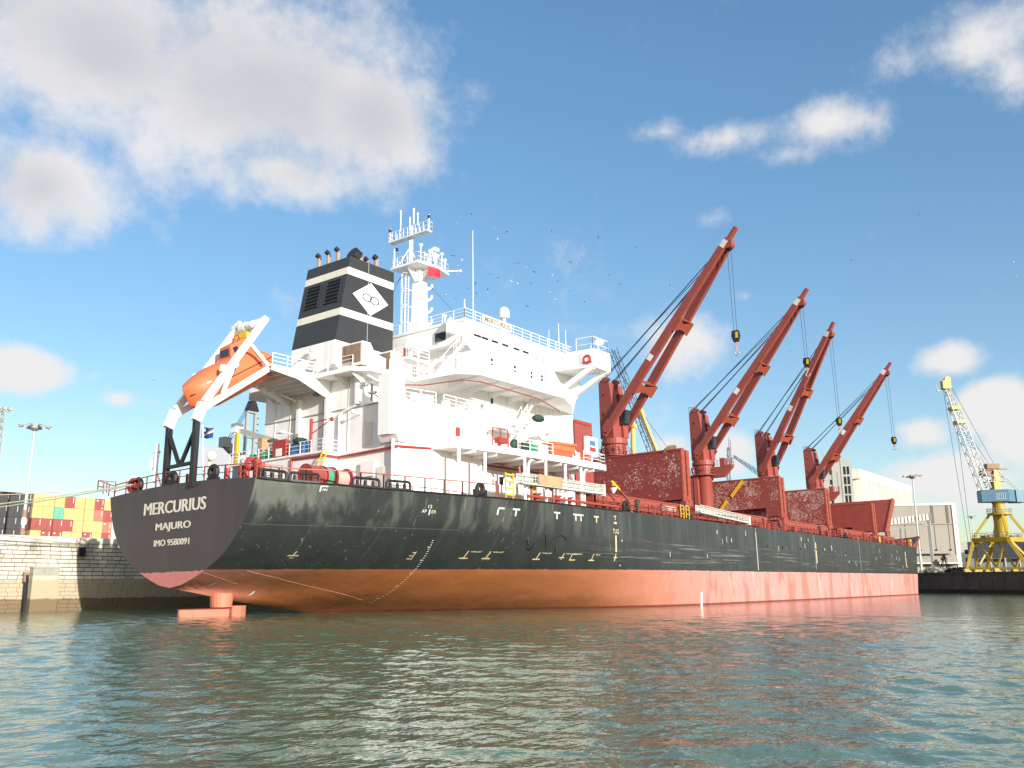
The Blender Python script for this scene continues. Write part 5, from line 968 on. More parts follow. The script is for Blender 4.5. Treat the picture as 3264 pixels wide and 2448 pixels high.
def T(x, y, z): return tuple(tilt @ V((x, y, z)))
cbn = part(MB().hexa([T(.5, -.95, 1.2), T(3.4, -.95, 1.1), T(3.4, .95, 1.1), T(.5, .95, 1.2), T(1.2, -.7, 2.45), T(3.1, -.7, 2.5), T(3.1, .7, 2.5), T(1.2, .7, 2.45)]), 'cabin', 'orange', lb)
for x in (1.2, 2.25): part(MB().hexa([T(x, -.90, 1.65), T(x + .6, -.90, 1.65), T(x + .6, -.80, 1.65), T(x, -.80, 1.65), T(x + .1, -.79, 2.2), T(x + .6, -.79, 2.2), T(x + .6, -.65, 2.2), T(x + .1, -.65, 2.2)]), 'window', 'glass', cbn)
part(MB().hexa([T(.72, -.6, 1.7), T(.78, -.6, 1.7), T(.78, .6, 1.7), T(.72, .6, 1.7), T(1.0, -.55, 2.25), T(1.06, -.55, 2.25), T(1.06, .55, 2.25), T(1.0, .55, 2.25)]), 'window', 'glass', cbn)
part(MB().tube([T(x, -(1.52 if x > -2.4 else 1.52 * ((x + 4.36) / 1.95) ** .5), .1) for x in (-4.2, -3.8, -3.2, -2.4, -1.6, 0, 2, 3.4, 4.2)], .04, 4), 'gunwale_line', 'black', lb)
for x in (-3.0, -2.0, 2.9): part(MB().beam(T(x, -1.46, .55), T(x + .5, -1.49, .55), .05, .1), 'reflective_strip', 'cream', lb)
part(MB().box(-.0, .01, 0, .01, 0, .01), 'keel_pad', 'orange', lb) if 0 else None
part(MB().extr([T(3.6, .06, -.9), T(4.5, .06, -.95), T(4.5, .06, -.2), T(3.9, .06, -.3)], (0, -.12, 0)).cyl(T(4.0, 0, -.9), T(4.6, 0, -.9), .35), 'propeller_guard', 'redbright', lb)
for sg_ in (-1,): part(MB().extr([T(-.9, 1.42 * sg_, .35), T(.3, 1.42 * sg_, .35), T(.1, 1.42 * sg_, 1.0), T(-.4, 1.42 * sg_, 1.25)], (0, -.12, 0)), 'release_housing', 'rust', lb)
part(MB().tube([T(3.0, .2, 2.45), T(3.05, .1, 2.9), T(2.6, .0, 2.9), T(2.0, -.1, 2.5)], .05, 5), 'lifting_sling', 'redbright', lb)
# ensign staff and flag
part(MB().cyl((.5, -2.7, 11), (.6, -2.0, 15.2), .06, n=6), 'ensign_staff', 'whiteplain', ship)
def flag_mat():
    M, t, b = new_mat('ensign_cloth'); o = N(t, 'ShaderNodeTexCoord').outputs['UV']; s = N(t, 'ShaderNodeSeparateXYZ'); t.links.new(o, s.inputs[0]); u, v = s.outputs[0], s.outputs[1]
    c = (.02, .06, .28); d = m(t, 'SUBTRACT', v, m(t, 'ADD', .18, m(t, 'MULTIPLY', u, .55)))
    w = m(t, 'ADD', .03, m(t, 'MULTIPLY', u, .13)); a1 = m(t, 'MULTIPLY', m(t, 'GREATER_THAN', d, 0), m(t, 'LESS_THAN', d, w)); a2 = m(t, 'MULTIPLY', m(t, 'LESS_THAN', d, 0), m(t, 'GREATER_THAN', d, m(t, 'MULTIPLY', w, -1)))
    cc = mix(t, a1, c, (.75, .22, .03)); cc = mix(t, a2, cc, (.8, .8, .8))
    st_ = m(t, 'LESS_THAN', m(t, 'ADD', m(t, 'POWER', m(t, 'SUBTRACT', u, .2), 2.0), m(t, 'MULTIPLY', m(t, 'POWER', m(t, 'ABSOLUTE', m(t, 'SUBTRACT', v, .74)), 2.0), .4)), .009)
    cc = mix(t, st_, cc, (.8, .8, .8)); t.links.new(cc, b.inputs['Base Color']); b.inputs['Roughness'].default_value = .8; return M
fm = cloth(1, 1, lambda u, v: (.6 + .1 * sin(u * 7), -1.95 - 1.45 * u, 14.95 - .85 * v - .12 * u + .06 * sin(u * 6 + v)))
me = fm.mesh('ensign', True); uvl = me.uv_layers.new(name='UVMap'); 
for lp in me.loops:
    k = lp.vertex_index % (11 * 7); uvl.data[lp.index].uv = (k // 7 / 10, 1 - (k % 7) / 6)
eo = put(me, 'ensign', flag_mat()); eo.matrix_world = SHIPM; tag(eo, 'blue ensign with orange and white rays flying on the stern staff', 'flag')
# mooring lines from the port quarter to the quay on the left
def rope(name, a, b, sag, r, mt, label):
    a, b = V(a), V(b); pts = [a.lerp(b, i / 24) - V((0, 0, sag * 4 * (i / 24) * (1 - i / 24))) for i in range(25)]
    o_ = part(MB().tube(pts, r, 6), name, mt, None, True); tag(o_, label, 'rope', 'mooring lines off the stern')
MT['ropeg'] = paint('faded_green_rope', (.22, .33, .24), .9, .25, 2); MT['ropet'] = paint('tan_rope', (.40, .36, .28), .9, .25, 2)
rope('mooring_rope', (.2, 7.0, 10.7), (-16, YQ + .9, 7.35), .5, .055, 'ropeg', 'thicker green mooring rope from the stern rail to the quay at left')
rope('mooring_rope', (.2, 7.3, 10.75), (-16, YQ + .9, 7.55), .35, .05, 'ropet', 'tan mooring rope just above the green one at the stern')
rope('mooring_rope', (.4, 8.6, 10.5), (-22, YQ + 1.4, 9.0), .3, .035, 'pink', 'thin pale heaving line running highest to the left of the stern')

# ------------------------------------------------------------------ container yard on the left quay
structure(MB().slab([(30, 133), (90, 133), (90, 143), (30, 143)], 6.9, 8.42), 'container_yard', 'asphalt')
CC = {'Y': ('yellow', (.68, .45, .19)), 'R': ('dark red', (.33, .085, .075)), 'P': ('faded red', (.45, .18, .14)), 'G': ('sea green', (.15, .40, .30)), 'K': ('charcoal grey', (.062, .060, .062))}
for k_, (n_, c_) in CC.items(): MT['cont' + k_] = paint('container_paint_' + n_.replace(' ', '_'), c_, .6, .12, .5, tuple(q * .6 for q in c_), .5, (1, 1, .3))
W_, H_ = 2.23, 2.53
bm_ = MB().box(0, W_, .06, 6.0, 0, H_)
for x0, x1, z0, z1 in ((0, .12, 0, H_), (W_ - .12, W_, 0, H_), (.12, W_ - .12, 0, .16), (.12, W_ - .12, H_ - .14, H_)): bm_.box(x0, x1, -.02, .08, z0, z1)
body = bm_.mesh('container_body')
def door_mesh(s):
    d = MB(); x0 = .13 + s * (W_ / 2 - .12); x1 = x0 + W_ / 2 - .15; d.box(x0, x1, .02, .07, .17, H_ - .15)
    for x in (x0 + .25, x1 - .25): d.cyl((x, 0, .2), (x, 0, H_ - .18), .022, n=5)
    for z in (.6, 1.2, 1.8): d.box(x0 + .04, x1 - .04, .0, .03, z, z + .05)
    return d.mesh('container_door')
doors = [door_mesh(0), door_mesh(1)]
mk1 = MB().box(W_ * .80, W_ * .86, -.005, .02, 1.1, 2.3).mesh('stencil'); mk2 = MB().box(.35, .75, -.005, .02, 1.95, 2.2).box(W_ * .72, W_ * .88, -.005, .02, .3, .48).mesh('stencil')
cmesh = {}
def cm(me, mt):
    k = (me.name, mt)
    if k not in cmesh: c_ = me.copy(); c_.materials.clear(); c_.materials.append(MT[mt]); cmesh[k] = c_
    return cmesh[k]
ORD = ['first', 'second', 'third', 'fourth', 'fifth', 'sixth', 'seventh', 'eighth', 'ninth', 'tenth']; ROWN = ['top row', 'second row down', 'third row down', 'fourth row down', 'lowest row']
rowsc = ['YYYRYYRY', 'YYGYYYPR', 'RRRRYYYP', 'YRRYYRYR', 'RYRYRYYR']
R = random.Random(17)
def container(code, x, z, label, group):
    o_ = thing('shipping_container', label, 'container', (x, 135 + R.uniform(-.06, .06), z), group=group)
    put(cm(body, 'cont' + code), 'container_body', None, o_)
    for d in doors: put(cm(d, 'cont' + code), 'door', None, o_)
    if code in 'RPK': put(cm(mk1, 'whiteplain' if code != 'K' else 'cream'), 'stencil', None, o_)
    if code in 'RP' and R.random() < .6: put(cm(mk2, 'whiteplain'), 'stencil', None, o_)
for r, rw in enumerate(rowsc):
    for c, code in enumerate(rw):
        n_ = CC[code][0]; container(code, 50.75 + c * 2.27 + (.12 if c in (2, 5) else 0), 21.35 - 2.58 * r - H_, f'{n_} container, {ORD[c]} from the left in the {ROWN[r]} of the coloured stack', 'containers stacked beyond the quay')
    for c in range(5):
        container('K', 48.2 - c * 2.27 - r * .12, 21.35 - 2.58 * r - H_, f'charcoal container, {ORD[c]} left of the lamp mast in the {ROWN[r]}', 'charcoal containers beyond the quay')
# tall lamp mast and lattice mast on the left quay
def lamp_mast(x, y, z0, z1, label, band=True, s=1.0):
    o_ = thing('lamp_mast', label, 'lamp mast', (x, y, z0), group='high lamp masts of the port')
    part(MB().cyl((0, 0, 0), (0, 0, z1 - z0), .34 * s, .17 * s, 12), 'pole', 'alu', o_, True)
    if band:
        for k, mt in ((3.8, 'rust'), (5.6, 'whiteplain'), (6.9, 'rust')): part(MB().cyl((0, 0, k), (0, 0, k + 1.3), .40, .38, 12), 'painted_band', mt, o_)
    part(MB().lathe((0, 0, z1 - z0), [(.3 * s, -.6), (1.1 * s, -.15), (1.15 * s, .1), (.9 * s, .5)], 14), 'head_ring', 'grey', o_)
    for i in range(8):
        a = 2 * pi * i / 8; p = V((cos(a), sin(a), 0)); b = p * 1.0 * s + V((0, 0, z1 - z0 + .2)); e = p * 2.0 * s + V((0, 0, z1 - z0 + .5))
        part(MB().beam(b, e, .12 * s).beam(e - V((0, 0, .1)), e + p * .75 * s - V((0, 0, .3)), .6 * s, .25 * s), 'floodlight', 'grey', o_)
lamp_mast(33.9, 101, 6.98, 30.0, 'tall pale lamp mast with a red and white band before the containers')
lm = thing('lattice_mast', 'grey lattice mast cut by the left edge of the view', 'lattice mast', (40.5, 132, 6.95))
b_ = MB()
for sx in (-.9, .9):
    for sy in (-.9, .9): b_.beam((sx, sy, 0), (sx * .7, sy * .7, 31), .22)
for k in range(20):
    z = k * 1.55; w = .9 * (1 - .3 * z / 31); w2 = .9 * (1 - .3 * (z + 1.55) / 31)
    b_.beam((-w, -w, z), (w2, -w2, z + 1.55), .1).beam((w, -w, z), (w, -w, z), .1) if 0 else b_.beam((-w, -w, z), (w2, -w2, z + 1.55), .1)
    b_.beam((-w, w, z), (w2, w2, z + 1.55), .1).beam((-w, -w, z), (w, -w, z), .12).beam((w, -w, z), (w2, w2, z + 1.55), .1)
part(b_, 'lattice', 'grey', lm)
for x in (-1.6, -.5, .6, 1.7): part(MB().box(x - .4, x + .4, -.6, -.1, 31.1, 31.7).beam((x, 0, 31), (x, 0, 31.4), .1), 'floodlight', 'grey', lm)
part(MB().box(-1.9, 1.9, -.15, .15, 30.8, 31.05), 'lamp_bar', 'grey', lm)

# ------------------------------------------------------------------ cranes on the quay behind the ship
def lattice(mb, a, b, w0, w1, n, up_=(0, 0, 1), r=.09, rc=.16):
    a, b = V(a), V(b); d = (b - a).normalized(); s = d.cross(V(up_)).normalized(); u = s.cross(d)
    def C(k, i): w = w0 + (w1 - w0) * k / n; p = a.lerp(b, k / n); return p + s * w / 2 * (-1, 1, 1, -1)[i] + u * w / 2 * (-1, -1, 1, 1)[i]
    for i in range(4): mb.beam(C(0, i), C(n, i), rc)
    for k in range(n):
        for i in range(4): mb.beam(C(k, i), C(k + 1, (i + 1) % 4) if (k + i) % 2 else C(k + 1, i), r) if (k + i) % 2 else mb.beam(C(k, (i + 1) % 4), C(k + 1, i), r)
        mb.beam(C(k, 0), C(k, 1), r); mb.beam(C(k, 2), C(k, 3), r)
    return mb
MT['steelblue'] = paint('steel_blue_paint', (.14, .22, .32), .5, .15); MT['amber'] = paint('amber_crane_paint', (.74, .44, .12), .5, .12)
mc = thing('mobile_crane', 'mobile harbour crane with blue lattice boom and amber tower behind the first deck crane', 'harbour crane', (154, 45, 6.98))
part(lattice(MB(), (30, 0, 4), (-8.8, 0, 52.3), 2.0, 1.5, 28, (0, 1, 0), .10, .17), 'lattice_boom', 'steelblue', mc)
part(MB().cyl((0, 0, 3), (0, 0, 33.8), .62, .58, 12).box(-.8, .8, -.8, .8, 33.6, 34.6), 'tower_post', 'amber', mc)
part(MB().beam((3.2, -.6, 38.0), (26, -.6, 11), 1.0, .9).beam((2.2, -.6, 39.2), (4.2, -.6, 36.8), 1.3, 1.3), 'luffing_strut', 'amber', mc)
part(MB().tube([(-8, 0, 51.5), (14, 0, 28)], .06, 4).tube([(4, -.6, 38), (20, 0, 30), (34, 0, 8)], .06, 4), 'stay_wire', 'wire', mc)
part(MB().box(-3, 34, -3.5, 3.5, 2, 5).box(-2, 6, -3, 3, 5, 8), 'undercarriage', 'amber', mc)
for x in (-1, 6, 14, 22, 30): part(MB().cyl((x, -3.6, 1.0), (x, 3.6, 1.0), 1.0, n=12), 'wheel', 'black', mc)
bc = thing('boom_crane', 'thin grey lattice boom reaching from behind the third deck crane', 'harbour crane', (240, 45, 6.9))
part(lattice(MB(), (-2, 0, 29.8), (-23.5, 0, 33.5), 1.2, .5, 12, (0, 0, 1), .08, .12), 'lattice_boom', 'steelblue', bc); part(lattice(MB(), (0, 0, 0), (0, 0, 31), 2.2, 1.6, 14, (1, 0, 0), .12, .2).box(-3, 3, -3, 3, 0, 3), 'tower', 'steelblue', bc)
an = thing('lattice_aerial', 'slim lattice aerial standing behind the jib rest of the second crane', 'aerial', (198, 40, 6.9))
part(lattice(MB(), (0, 0, 0), (3.2, 0, 34), 1.6, .5, 20, (0, 1, 0), .08, .12).beam((3.2, 0, 33), (3.9, 0, 37), .12), 'lattice', 'steelblue', an)
pq_ = thing('tower_crane', 'dark grey twin-leg harbour crane tower seen under the lifeboat wing', 'harbour crane', (36.4, 41, 6.98))
part(MB().beam((-.75, 0, 0), (-.7, 0, 19.3), .36).beam((.75, 0, 0), (.7, 0, 19.3), .36).box(-.9, .9, -.3, .3, 15.6, 15.9).box(-.8, .8, -.3, .3, 19.2, 19.6), 'tower_legs', 'grey', pq_)
part(MB().extr([(-.9, -.5, 19.5), (.95, -.5, 19.5), (.6, -.5, 20.4), (.3, -.5, 21.0), (-.3, -.5, 21.0)], (0, 1, 0)), 'sheave_head', 'black', pq_)
for k in range(9): part(MB().beam((.9, 0, 11.5 + k * .9), (1.35, 0, 11.4 + k * .9), .1), 'cable_bracket', 'black', pq_)
for dx in (0, .35, -.35): part(MB().tube([(-.3 + dx * .6, 0, 20.4), (-3.6 + dx, 0, 14.6)], .05, 4), 'luffing_wire', 'wire', pq_)
part(MB().beam((-4, 0, 14.4), (1.5, 0, 10.4), .9, 1.0).box(-4.6, -3.4, -.6, .6, 13.8, 15.2).box(-1.5, 2.8, -1.4, 1.4, 9, 12.2), 'machinery_boom', 'grey', pq_)

# ------------------------------------------------------------------ the far side: portal crane, warehouse, silos
MT['pyel'] = paint('portal_crane_yellow', (.41, .285, .022), .45, .18, .5, (.20, .11, .03), .6); MT['pblue'] = paint('crane_house_blue', (.085, .19, .26), .5, .12); MT['jibgrey'] = paint('jib_pale_green_grey', (.42, .43, .41), .5, .1)
pcx = thing('portal_crane', 'yellow portal crane with a blue cabin house on the dark far quay', 'harbour crane', (193.9, -28.7, 4.82), math.atan2(-.7978, .6029))
BC = [(-5.8, 1.5), (-1.1, -5.0), (5.6, -1.6), (.9, 4.9)]; FT = [(-7.6, 2.0), (1.5, -7.0), (8.2, -2.0), (-.6, 6.6)]
for i in range(4):
    a, b = BC[i], FT[i]; c = BC[(i + 1) % 4]; e = FT[(i + 1) % 4]
    part(MB().beam((*a, 7.0), (*b, .9), .75, .75, .6, .6), 'portal_leg', 'pyel', pcx)
    part(MB().beam((*a, 7.2), (*c, 7.2), .7, 1.0), 'portal_beam', 'pyel', pcx)
    mid = ((b[0] + e[0]) / 2, (b[1] + e[1]) / 2)
    for p in (a, c): q_ = (p[0] * .8 + (a[0] + c[0]) / 2 * .2, p[1] * .8 + (a[1] + c[1]) / 2 * .2); part(MB().beam((*q_, 6.9), (*mid, .9), .4), 'portal_brace', 'pyel', pcx)
    part(MB().beam((*b, .8), (*e, .8), .5, .5), 'sill_beam', 'pyel', pcx)
    for k in (0, .5): p = (b[0] + (e[0] - b[0]) * k, b[1] + (e[1] - b[1]) * k); part(MB().box(p[0] - .9, p[0] + .9, p[1] - .5, p[1] + .5, .05, .75).cyl((p[0] - .5, p[1] - .55, .35), (p[0] - .5, p[1] + .55, .35), .34).cyl((p[0] + .5, p[1] - .55, .35), (p[0] + .5, p[1] + .55, .35), .34), 'bogie', 'pyel', pcx)
    part(MB().beam((*a, 7.6), (a[0] * .38 + .3, a[1] * .38, 12.9), .5), 'turret_strut', 'pyel', pcx)
    part(MB().rail([(*a, 7.7), (*c, 7.7)], 1.1, (.55, 1.1), 1.6, .05), 'railing', 'grey', pcx)
    part(MB().ball(((a[0] + c[0]) / 2, (a[1] + c[1]) / 2, 8.0), .7, .6, .5, 8, 5), 'beam_gear', 'rust', pcx)
part(MB().lathe((.3, 0, 0), [(1.45, 7.2), (1.45, 12.9), (2.6, 13.0), (2.6, 13.4), (1.5, 13.5), (1.25, 15.4), (1.5, 16.0)], 20), 'turret', 'pyel', pcx)
part(MB().rail([(.3 + 2.6 * cos(i * pi / 5), 2.6 * sin(i * pi / 5), 13.4) for i in range(11)], 1.0, (.5, 1.0), 1.4, .05), 'railing', 'grey', pcx)
ch = part(MB().slab([(-3.8, -.8), (1.6, -2.6), (3.8, -1.2), (3.8, 2.6), (-3.0, 2.8)], 16.0, 18.75), 'machinery_house', 'pblue', pcx)
part(MB().slab([(4.0, -1.4), (6.6, -1.2), (6.6, 2.4), (4.0, 2.6)], 15.9, 18.7), 'counterweight_house', 'pblue', pcx)
MT['signp'] = paint('house_sign', (.45, .52, .52), .6, .1)
sb = MB(); 
for k in range(5): sb.beam((-.9 + k * .42, -1.80 - .14 * k, 16.7), (-.72 + k * .42, -1.86 - .14 * k, 17.7), .06, .1)
sb.beam((-1.0, -1.75, 17.85), (1.2, -2.5, 17.85), .06, .1).beam((-1.0, -1.75, 16.55), (1.2, -2.5, 16.55), .06, .1); part(sb, 'sign_frame', 'signp', ch)
part(MB().hexa([(-.4, -.9, 18.75), (1.0, -.9, 18.75), (1.0, .9, 18.75), (-.4, .9, 18.75), (-.2, -.7, 24), (.8, -.7, 24), (.8, .7, 24), (-.2, .7, 24)]).box(-.7, .9, -1.1, 1.1, 18.8, 21.2), 'crane_tower', 'pyel', pcx)
part(MB().box(-1.8, 1.1, -1.1, 1.1, 23.7, 24.9).box(.6, 2.9, -.9, -.5, 23.5, 23.8).cyl((-1.3, -.7, 23.2), (-1.3, .7, 23.2), .6).box(-2.6, -.2, -1, 1, 23.3, 23.5), 'tower_head', 'rust', pcx)
part(MB().box(-2.2, -.3, -1.2, 1.0, 20.6, 20.75).box(-1.9, -.3, -1.1, 1, 22.1, 22.25).box(.9, 2.4, -.8, .8, 20.8, 20.95).rail([(-2.2, -1.2, 20.75), (-.3, -1.2, 20.75)], 1, (.5, 1), .8, .05), 'tower_gallery', 'grey', pcx)
for b in (-.5, .5): part(MB().beam((.9, b, 23.3), (5.5, b, 18.7), .22), 'back_stay', 'grey', pcx)
part(MB().beam((.8, 0, 21.8), (3.2, 0, 22.1), .15), 'tie_bar', 'grey', pcx)
jm = MB(); FA, TA = V((-2.6, -.3, 19.0)), V((-8.9, -.3, 43.0))
lattice(jm, FA, FA.lerp(TA, .72), 2.0, 1.9, 14, (0, 1, 0), .10, .19); lattice(jm, FA.lerp(TA, .72), TA, 1.9, .7, 6, (0, 1, 0), .10, .19)
part(jm, 'lattice_jib', 'jibgrey', pcx)
for k in (.66, .8): p = FA.lerp(TA, k); part(MB().box(p.x - 1.1, p.x + 1.1, p.y - 1, p.y + 1, p.z - .35, p.z + .35), 'jib_diaphragm', 'pyel', pcx)
p = FA.lerp(TA, .08); part(MB().box(p.x - .2, p.x + 2.0, p.y - .6, p.y + .6, p.z + 1.3, p.z + 2.2).beam((p.x + 1.6, p.y, p.z + 1.9), (-.3, 0, p.z + 2.2), .3), 'luffing_rack', 'rust', pcx)
part(MB().box(-10.0, -8.0, -.9, .4, 43, 45).cyl((-8.5, -.5, 45.3), (-8.5, .3, 45.3), .75, n=14).beam((-9.4, 0, 43.0), (-11.2, 0, 42.6), .3).beam((-10.9, 0, 42.7), (-11.2, 0, 44.2), .1), 'jib_head', 'pyel', pcx)
for a_, b_ in (((-8.2, 0, 45), (.4, 0, 24.9)), ((-6.4, 0, 35), (-.6, .3, 24.9)), ((-6.4, .3, 34), (-1.2, .5, 24.5))): part(MB().tube([a_, b_], .05, 4), 'luffing_wire', 'wire', pcx)
for a_, b_ in (((-9.6, 0, 42.8), (-7.6, 0, 4)), ((-7.4, 0, 34.5), (-7.0, 0, 4))): part(MB().tube([a_, b_], .05, 4), 'hoist_wire', 'wire', pcx)
MT['shed'] = paint('pale_sheet_cladding', (.36, .33, .28), .8, .12, .1, (.24, .20, .15), .5, (.4, .4, .05)); MT['shedw'] = paint('cladding_trim', (.72, .68, .60), .7, .1); MT['silo'] = paint('silo_concrete', (.50, .46, .37), .85, .12, .08, (.30, .27, .22), .5, (.3, .3, .03)); MT['tower'] = paint('tower_concrete', (.42, .41, .38), .85, .15, .1, (.25, .24, .22), .5, (.4, .4, .06)); MT['stripd'] = paint('roller_shutter', (.17, .13, .10), .7, .1)
wa = thing('warehouse', 'long beige sheet-clad warehouse right of the bow', 'warehouse', (267.6, -5.8, 4.75), math.atan2(18.8, -8.0))     # local x runs along the front to the left
part(MB().box(0, 75, -24, 0, 0, 21.8), 'wall', 'shed', wa); part(MB().box(-.3, 75, -24.2, .25, 21.5, 22.2).box(-.35, .9, -.05, .3, 0, 21.5), 'roof_trim', 'shedw', wa)
for k in range(9): part(MB().box(-.12, -.02, -2.2 - k * 2.5, -1.4 - k * 2.5, 0, 21.5), 'cladding_rib', 'shedw', wa)
for x in (1.9, 6.3, 19.3, 27, 38): part(MB().box(x, x + .75, .02, .12, 15.9, 21.4), 'window_strip', 'stripd', wa)
for x in (2.3, 6.4, 11, 15, 19.6): part(MB().box(x, x + .12, .02, .1, 7.8, 15.7), 'joint_strip', 'stripd', wa); part(MB().box(x - .2, x + .3, .02, .4, 7.4, 7.8), 'bracket_lamp', 'black', wa)
part(MB().box(-.2, 75, .02, .35, 15.55, 15.75).box(2.5, 75, .02, 2.2, 6.4, 6.7).extr([(1, .02, 3.6), (1, 2.4, 3.6), (1, .02, 6.2)], (70, 0, 0)), 'canopy', 'shed', wa); part(MB().box(-.1, 75, .05, 2.5, 3.3, 3.65), 'canopy_edge', 'shedw', wa)
for x in (3, 9, 15, 21, 27): part(MB().box(x, x + 1.2, .02, .1, 0, 3.2), 'door', 'stripd', wa)
for k in range(40): part(MB().box(k * .75, k * .75 + .06, .015, .05, 0, 3.2), 'wall_rib', 'shedw', wa) if k % 2 else None
MT['shedrib'] = paint('gallery_rib_paint', (.60, .56, .48), .7, .1)
cv = thing('conveyor_gallery', 'pale ribbed conveyor gallery running down in front of the warehouse', 'conveyor', (249.2, -1.5, 0))
g0, g1_ = V((0, 0, 21.6)), V((-10.5, 24, 18.4))
part(MB().beam(g0, g1_, 2.2, 1.8), 'gallery_box', 'shedw', cv); part(MB().beam(g0 - V((0, 0, 2.3)), g1_ - V((0, 0, 2.3)), .5, .4).beam(g0 + V((1, 0, -1)), g0 + V((1, 0, -17)), .8).beam(g0 + V((-.8, -1.0, 1.2)), g0 + V((-.8, -1.0, -1.2)), .5).beam(g0.lerp(g1_, .3) + V((0, 0, -2)), g0.lerp(g1_, .3) + V((0, 0, -16)), .6), 'gallery_truss', 'grey', cv)
for k in range(26): p = g0.lerp(g1_, (k + .5) / 26); part(MB().beam(p + V((-1.15, -.5, -.8)), p + V((-1.15, -.5, .9)), .1, .25), 'gallery_rib', 'shedrib', cv)
tw = thing('silo_tower', 'grey concrete silo tower with rows of dark windows behind the last deck crane', 'tower building', (259.0, 22.2, 4.7), math.atan2(6.0, -1.9))
part(MB().box(0, 6.2, -10, 0, 0, 37.6).box(6.2, 9.0, -10, 0, 0, 39.4), 'wall', 'tower', tw)
for zz in (33.7, 30.4, 27.3, 24.2, 21.0):
    for x in (.8, 1.9): part(MB().box(x, x + .75, -.04, .06, zz - 1.2, zz + 1.4), 'window', 'dark', tw)
    for y in (-3, -6.5): part(MB().box(-.05, .02, y, y + 1.0, zz - 1.2, zz + 1.2), 'window', 'dark', tw)
    part(MB().box(6.4, 7.0, -.04, .06, zz - 1.1, zz + .5), 'window', 'dark', tw)
part(MB().box(3.1, 3.4, .02, .15, 0, 37.5).box(5.9, 6.2, .02, .2, 0, 37.5), 'pilaster', 'tower', tw)
for k in range(6):
    so_ = thing('grain_silo', f'cream concrete grain silo, {ORD[k]} from the tower in the row of six', 'silo', (274 + k * 11.6, 26.6, 4.7), group='grain silos beyond the bow')
    part(MB().lathe((0, 0, 0), [(5.35, 0), (5.35, 31.9)], 32), 'silo_wall', 'silo', so_, True); part(MB().lathe((0, 0, 0), [(5.45, 31.4), (5.45, 31.95)], 32), 'silo_rim', 'silo', so_)
ga = thing('conveyor_gallery', 'white gallery along the tops of the grain silos', 'conveyor', (268, 0, 0)); part(MB().box(0, 70, 22.4, 31, 36.7, 39.6), 'gallery_box', 'shedw', ga); part(MB().box(-.2, 70.2, 22.2, 31.2, 39.55, 39.8), 'gallery_roof', 'whiteplain', ga)
lamp_mast(234.5, -1.7, 4.75, 32.3, 'lamp mast with a crown head standing in front of the warehouse', False, 1.0)
lamp_mast(303.9, -4.1, 4.7, 24.5, 'slender distant lamp mast between the warehouse and the yellow crane', False, .6)
ds = thing('storage_shed', 'low dark blue shed behind the yellow crane legs', 'shed', (291.5, -4.0, 4.7), math.atan2(-1, 0))
MT['navy'] = paint('navy_cladding', (.055, .07, .10), .6, .15); MT['palegrey'] = paint('pale_grey_cladding', (.26, .28, .30), .7, .12)
part(MB().box(0, 70, 0, 20, 5.5, 10.9), 'upper_wall', 'navy', ds); part(MB().box(.1, 70, .1, 20, 0, 5.5), 'lower_wall', 'palegrey', ds)
for k in range(9): part(MB().box(3 + k * 4.2, 6.2 + k * 4.2, -.1, .1, 4.3, 5.3), 'window', 'dark', ds); part(MB().box(2.2 + k * 4.2, 2.4 + k * 4.2, -.15, .1, 0, 5.5), 'pilaster', 'shedw', ds)
ob = thing('storage_shed', 'pale ochre shed roofed low, far right behind the crane', 'shed', (318, -24, 4.7), math.atan2(-1, 0)); part(MB().box(0, 60, 0, 25, 0, 15.5), 'wall', 'shed', ob); part(MB().extr([(0, 0, 15.5), (0, 25, 15.5), (0, 12, 18)], (60, 0, 0)), 'roof', 'silo', ob)
ap = thing('apartment_building', 'small pale block of flats between the warehouse and the dark shed', 'building', (330, 1.5, 4.7)); part(MB().box(0, 12, -7, 4, 0, 12.5), 'wall', 'shedw', ap)
for z in (2, 5, 8): 
    for y in (-6, -3.6, -1.2, 1.2): part(MB().box(-.06, .05, y, y + 1.3, z, z + 1.6), 'window', 'glass', ap)
for i, (x, y, h, lab) in enumerate(((201.6, -14.5, 3.9, 'larger dark clamshell grab standing on the far quay'), (200.3, -12.9, 2.9, 'smaller rusty clamshell grab standing on the far quay'))):
    gb = thing('grab_bucket', lab, 'grab bucket', (x, y, 4.8), -.9, group='grab buckets on the far quay')
    b_ = MB()
    for sx in (-1, 1): b_.beam((sx * .9, -.5, .7), (sx * .25, -.2, h - .6), .16).beam((sx * .9, .5, .7), (sx * .25, .2, h - .6), .16)
    part(b_, 'grab_arm', 'black' if i == 0 else 'rust', gb); part(MB().box(-.6, .6, -.4, .4, h - .9, h - .2).cyl((0, -.3, h), (0, .3, h), .3), 'grab_head', 'black' if i == 0 else 'rust', gb)
    part(MB().extr([(-1.3, -.7, .8), (0, -.7, .05), (1.3, -.7, .8), (.9, -.7, 1.1), (-.9, -.7, 1.1)], (0, 1.4, 0)), 'grab_shell', 'black' if i == 0 else 'rust', gb)
def heap(name, label, x, y, z, rx, ry, h, mt, seed):
    R = random.Random(seed); b_ = MB()
    for k in range(70):
        a = R.uniform(0, 6.28); q_ = R.random() ** .6; p = V((cos(a) * rx * q_, sin(a) * ry * q_, h * (1 - q_) * R.uniform(.3, 1))); r = R.uniform(.2, .6)
        b_.hexa([tuple(p + V((sx * r * R.uniform(.5, 1.2), sy * r * R.uniform(.5, 1.2), sz * r * .6))) for sz in (-1, 1) for sx, sy in ((-1, -1), (1, -1), (1, 1), (-1, 1))])
    o_ = thing(name, label, 'heap', (x, y, z)); part(b_, 'scrap_pieces', mt, o_, kind='stuff')
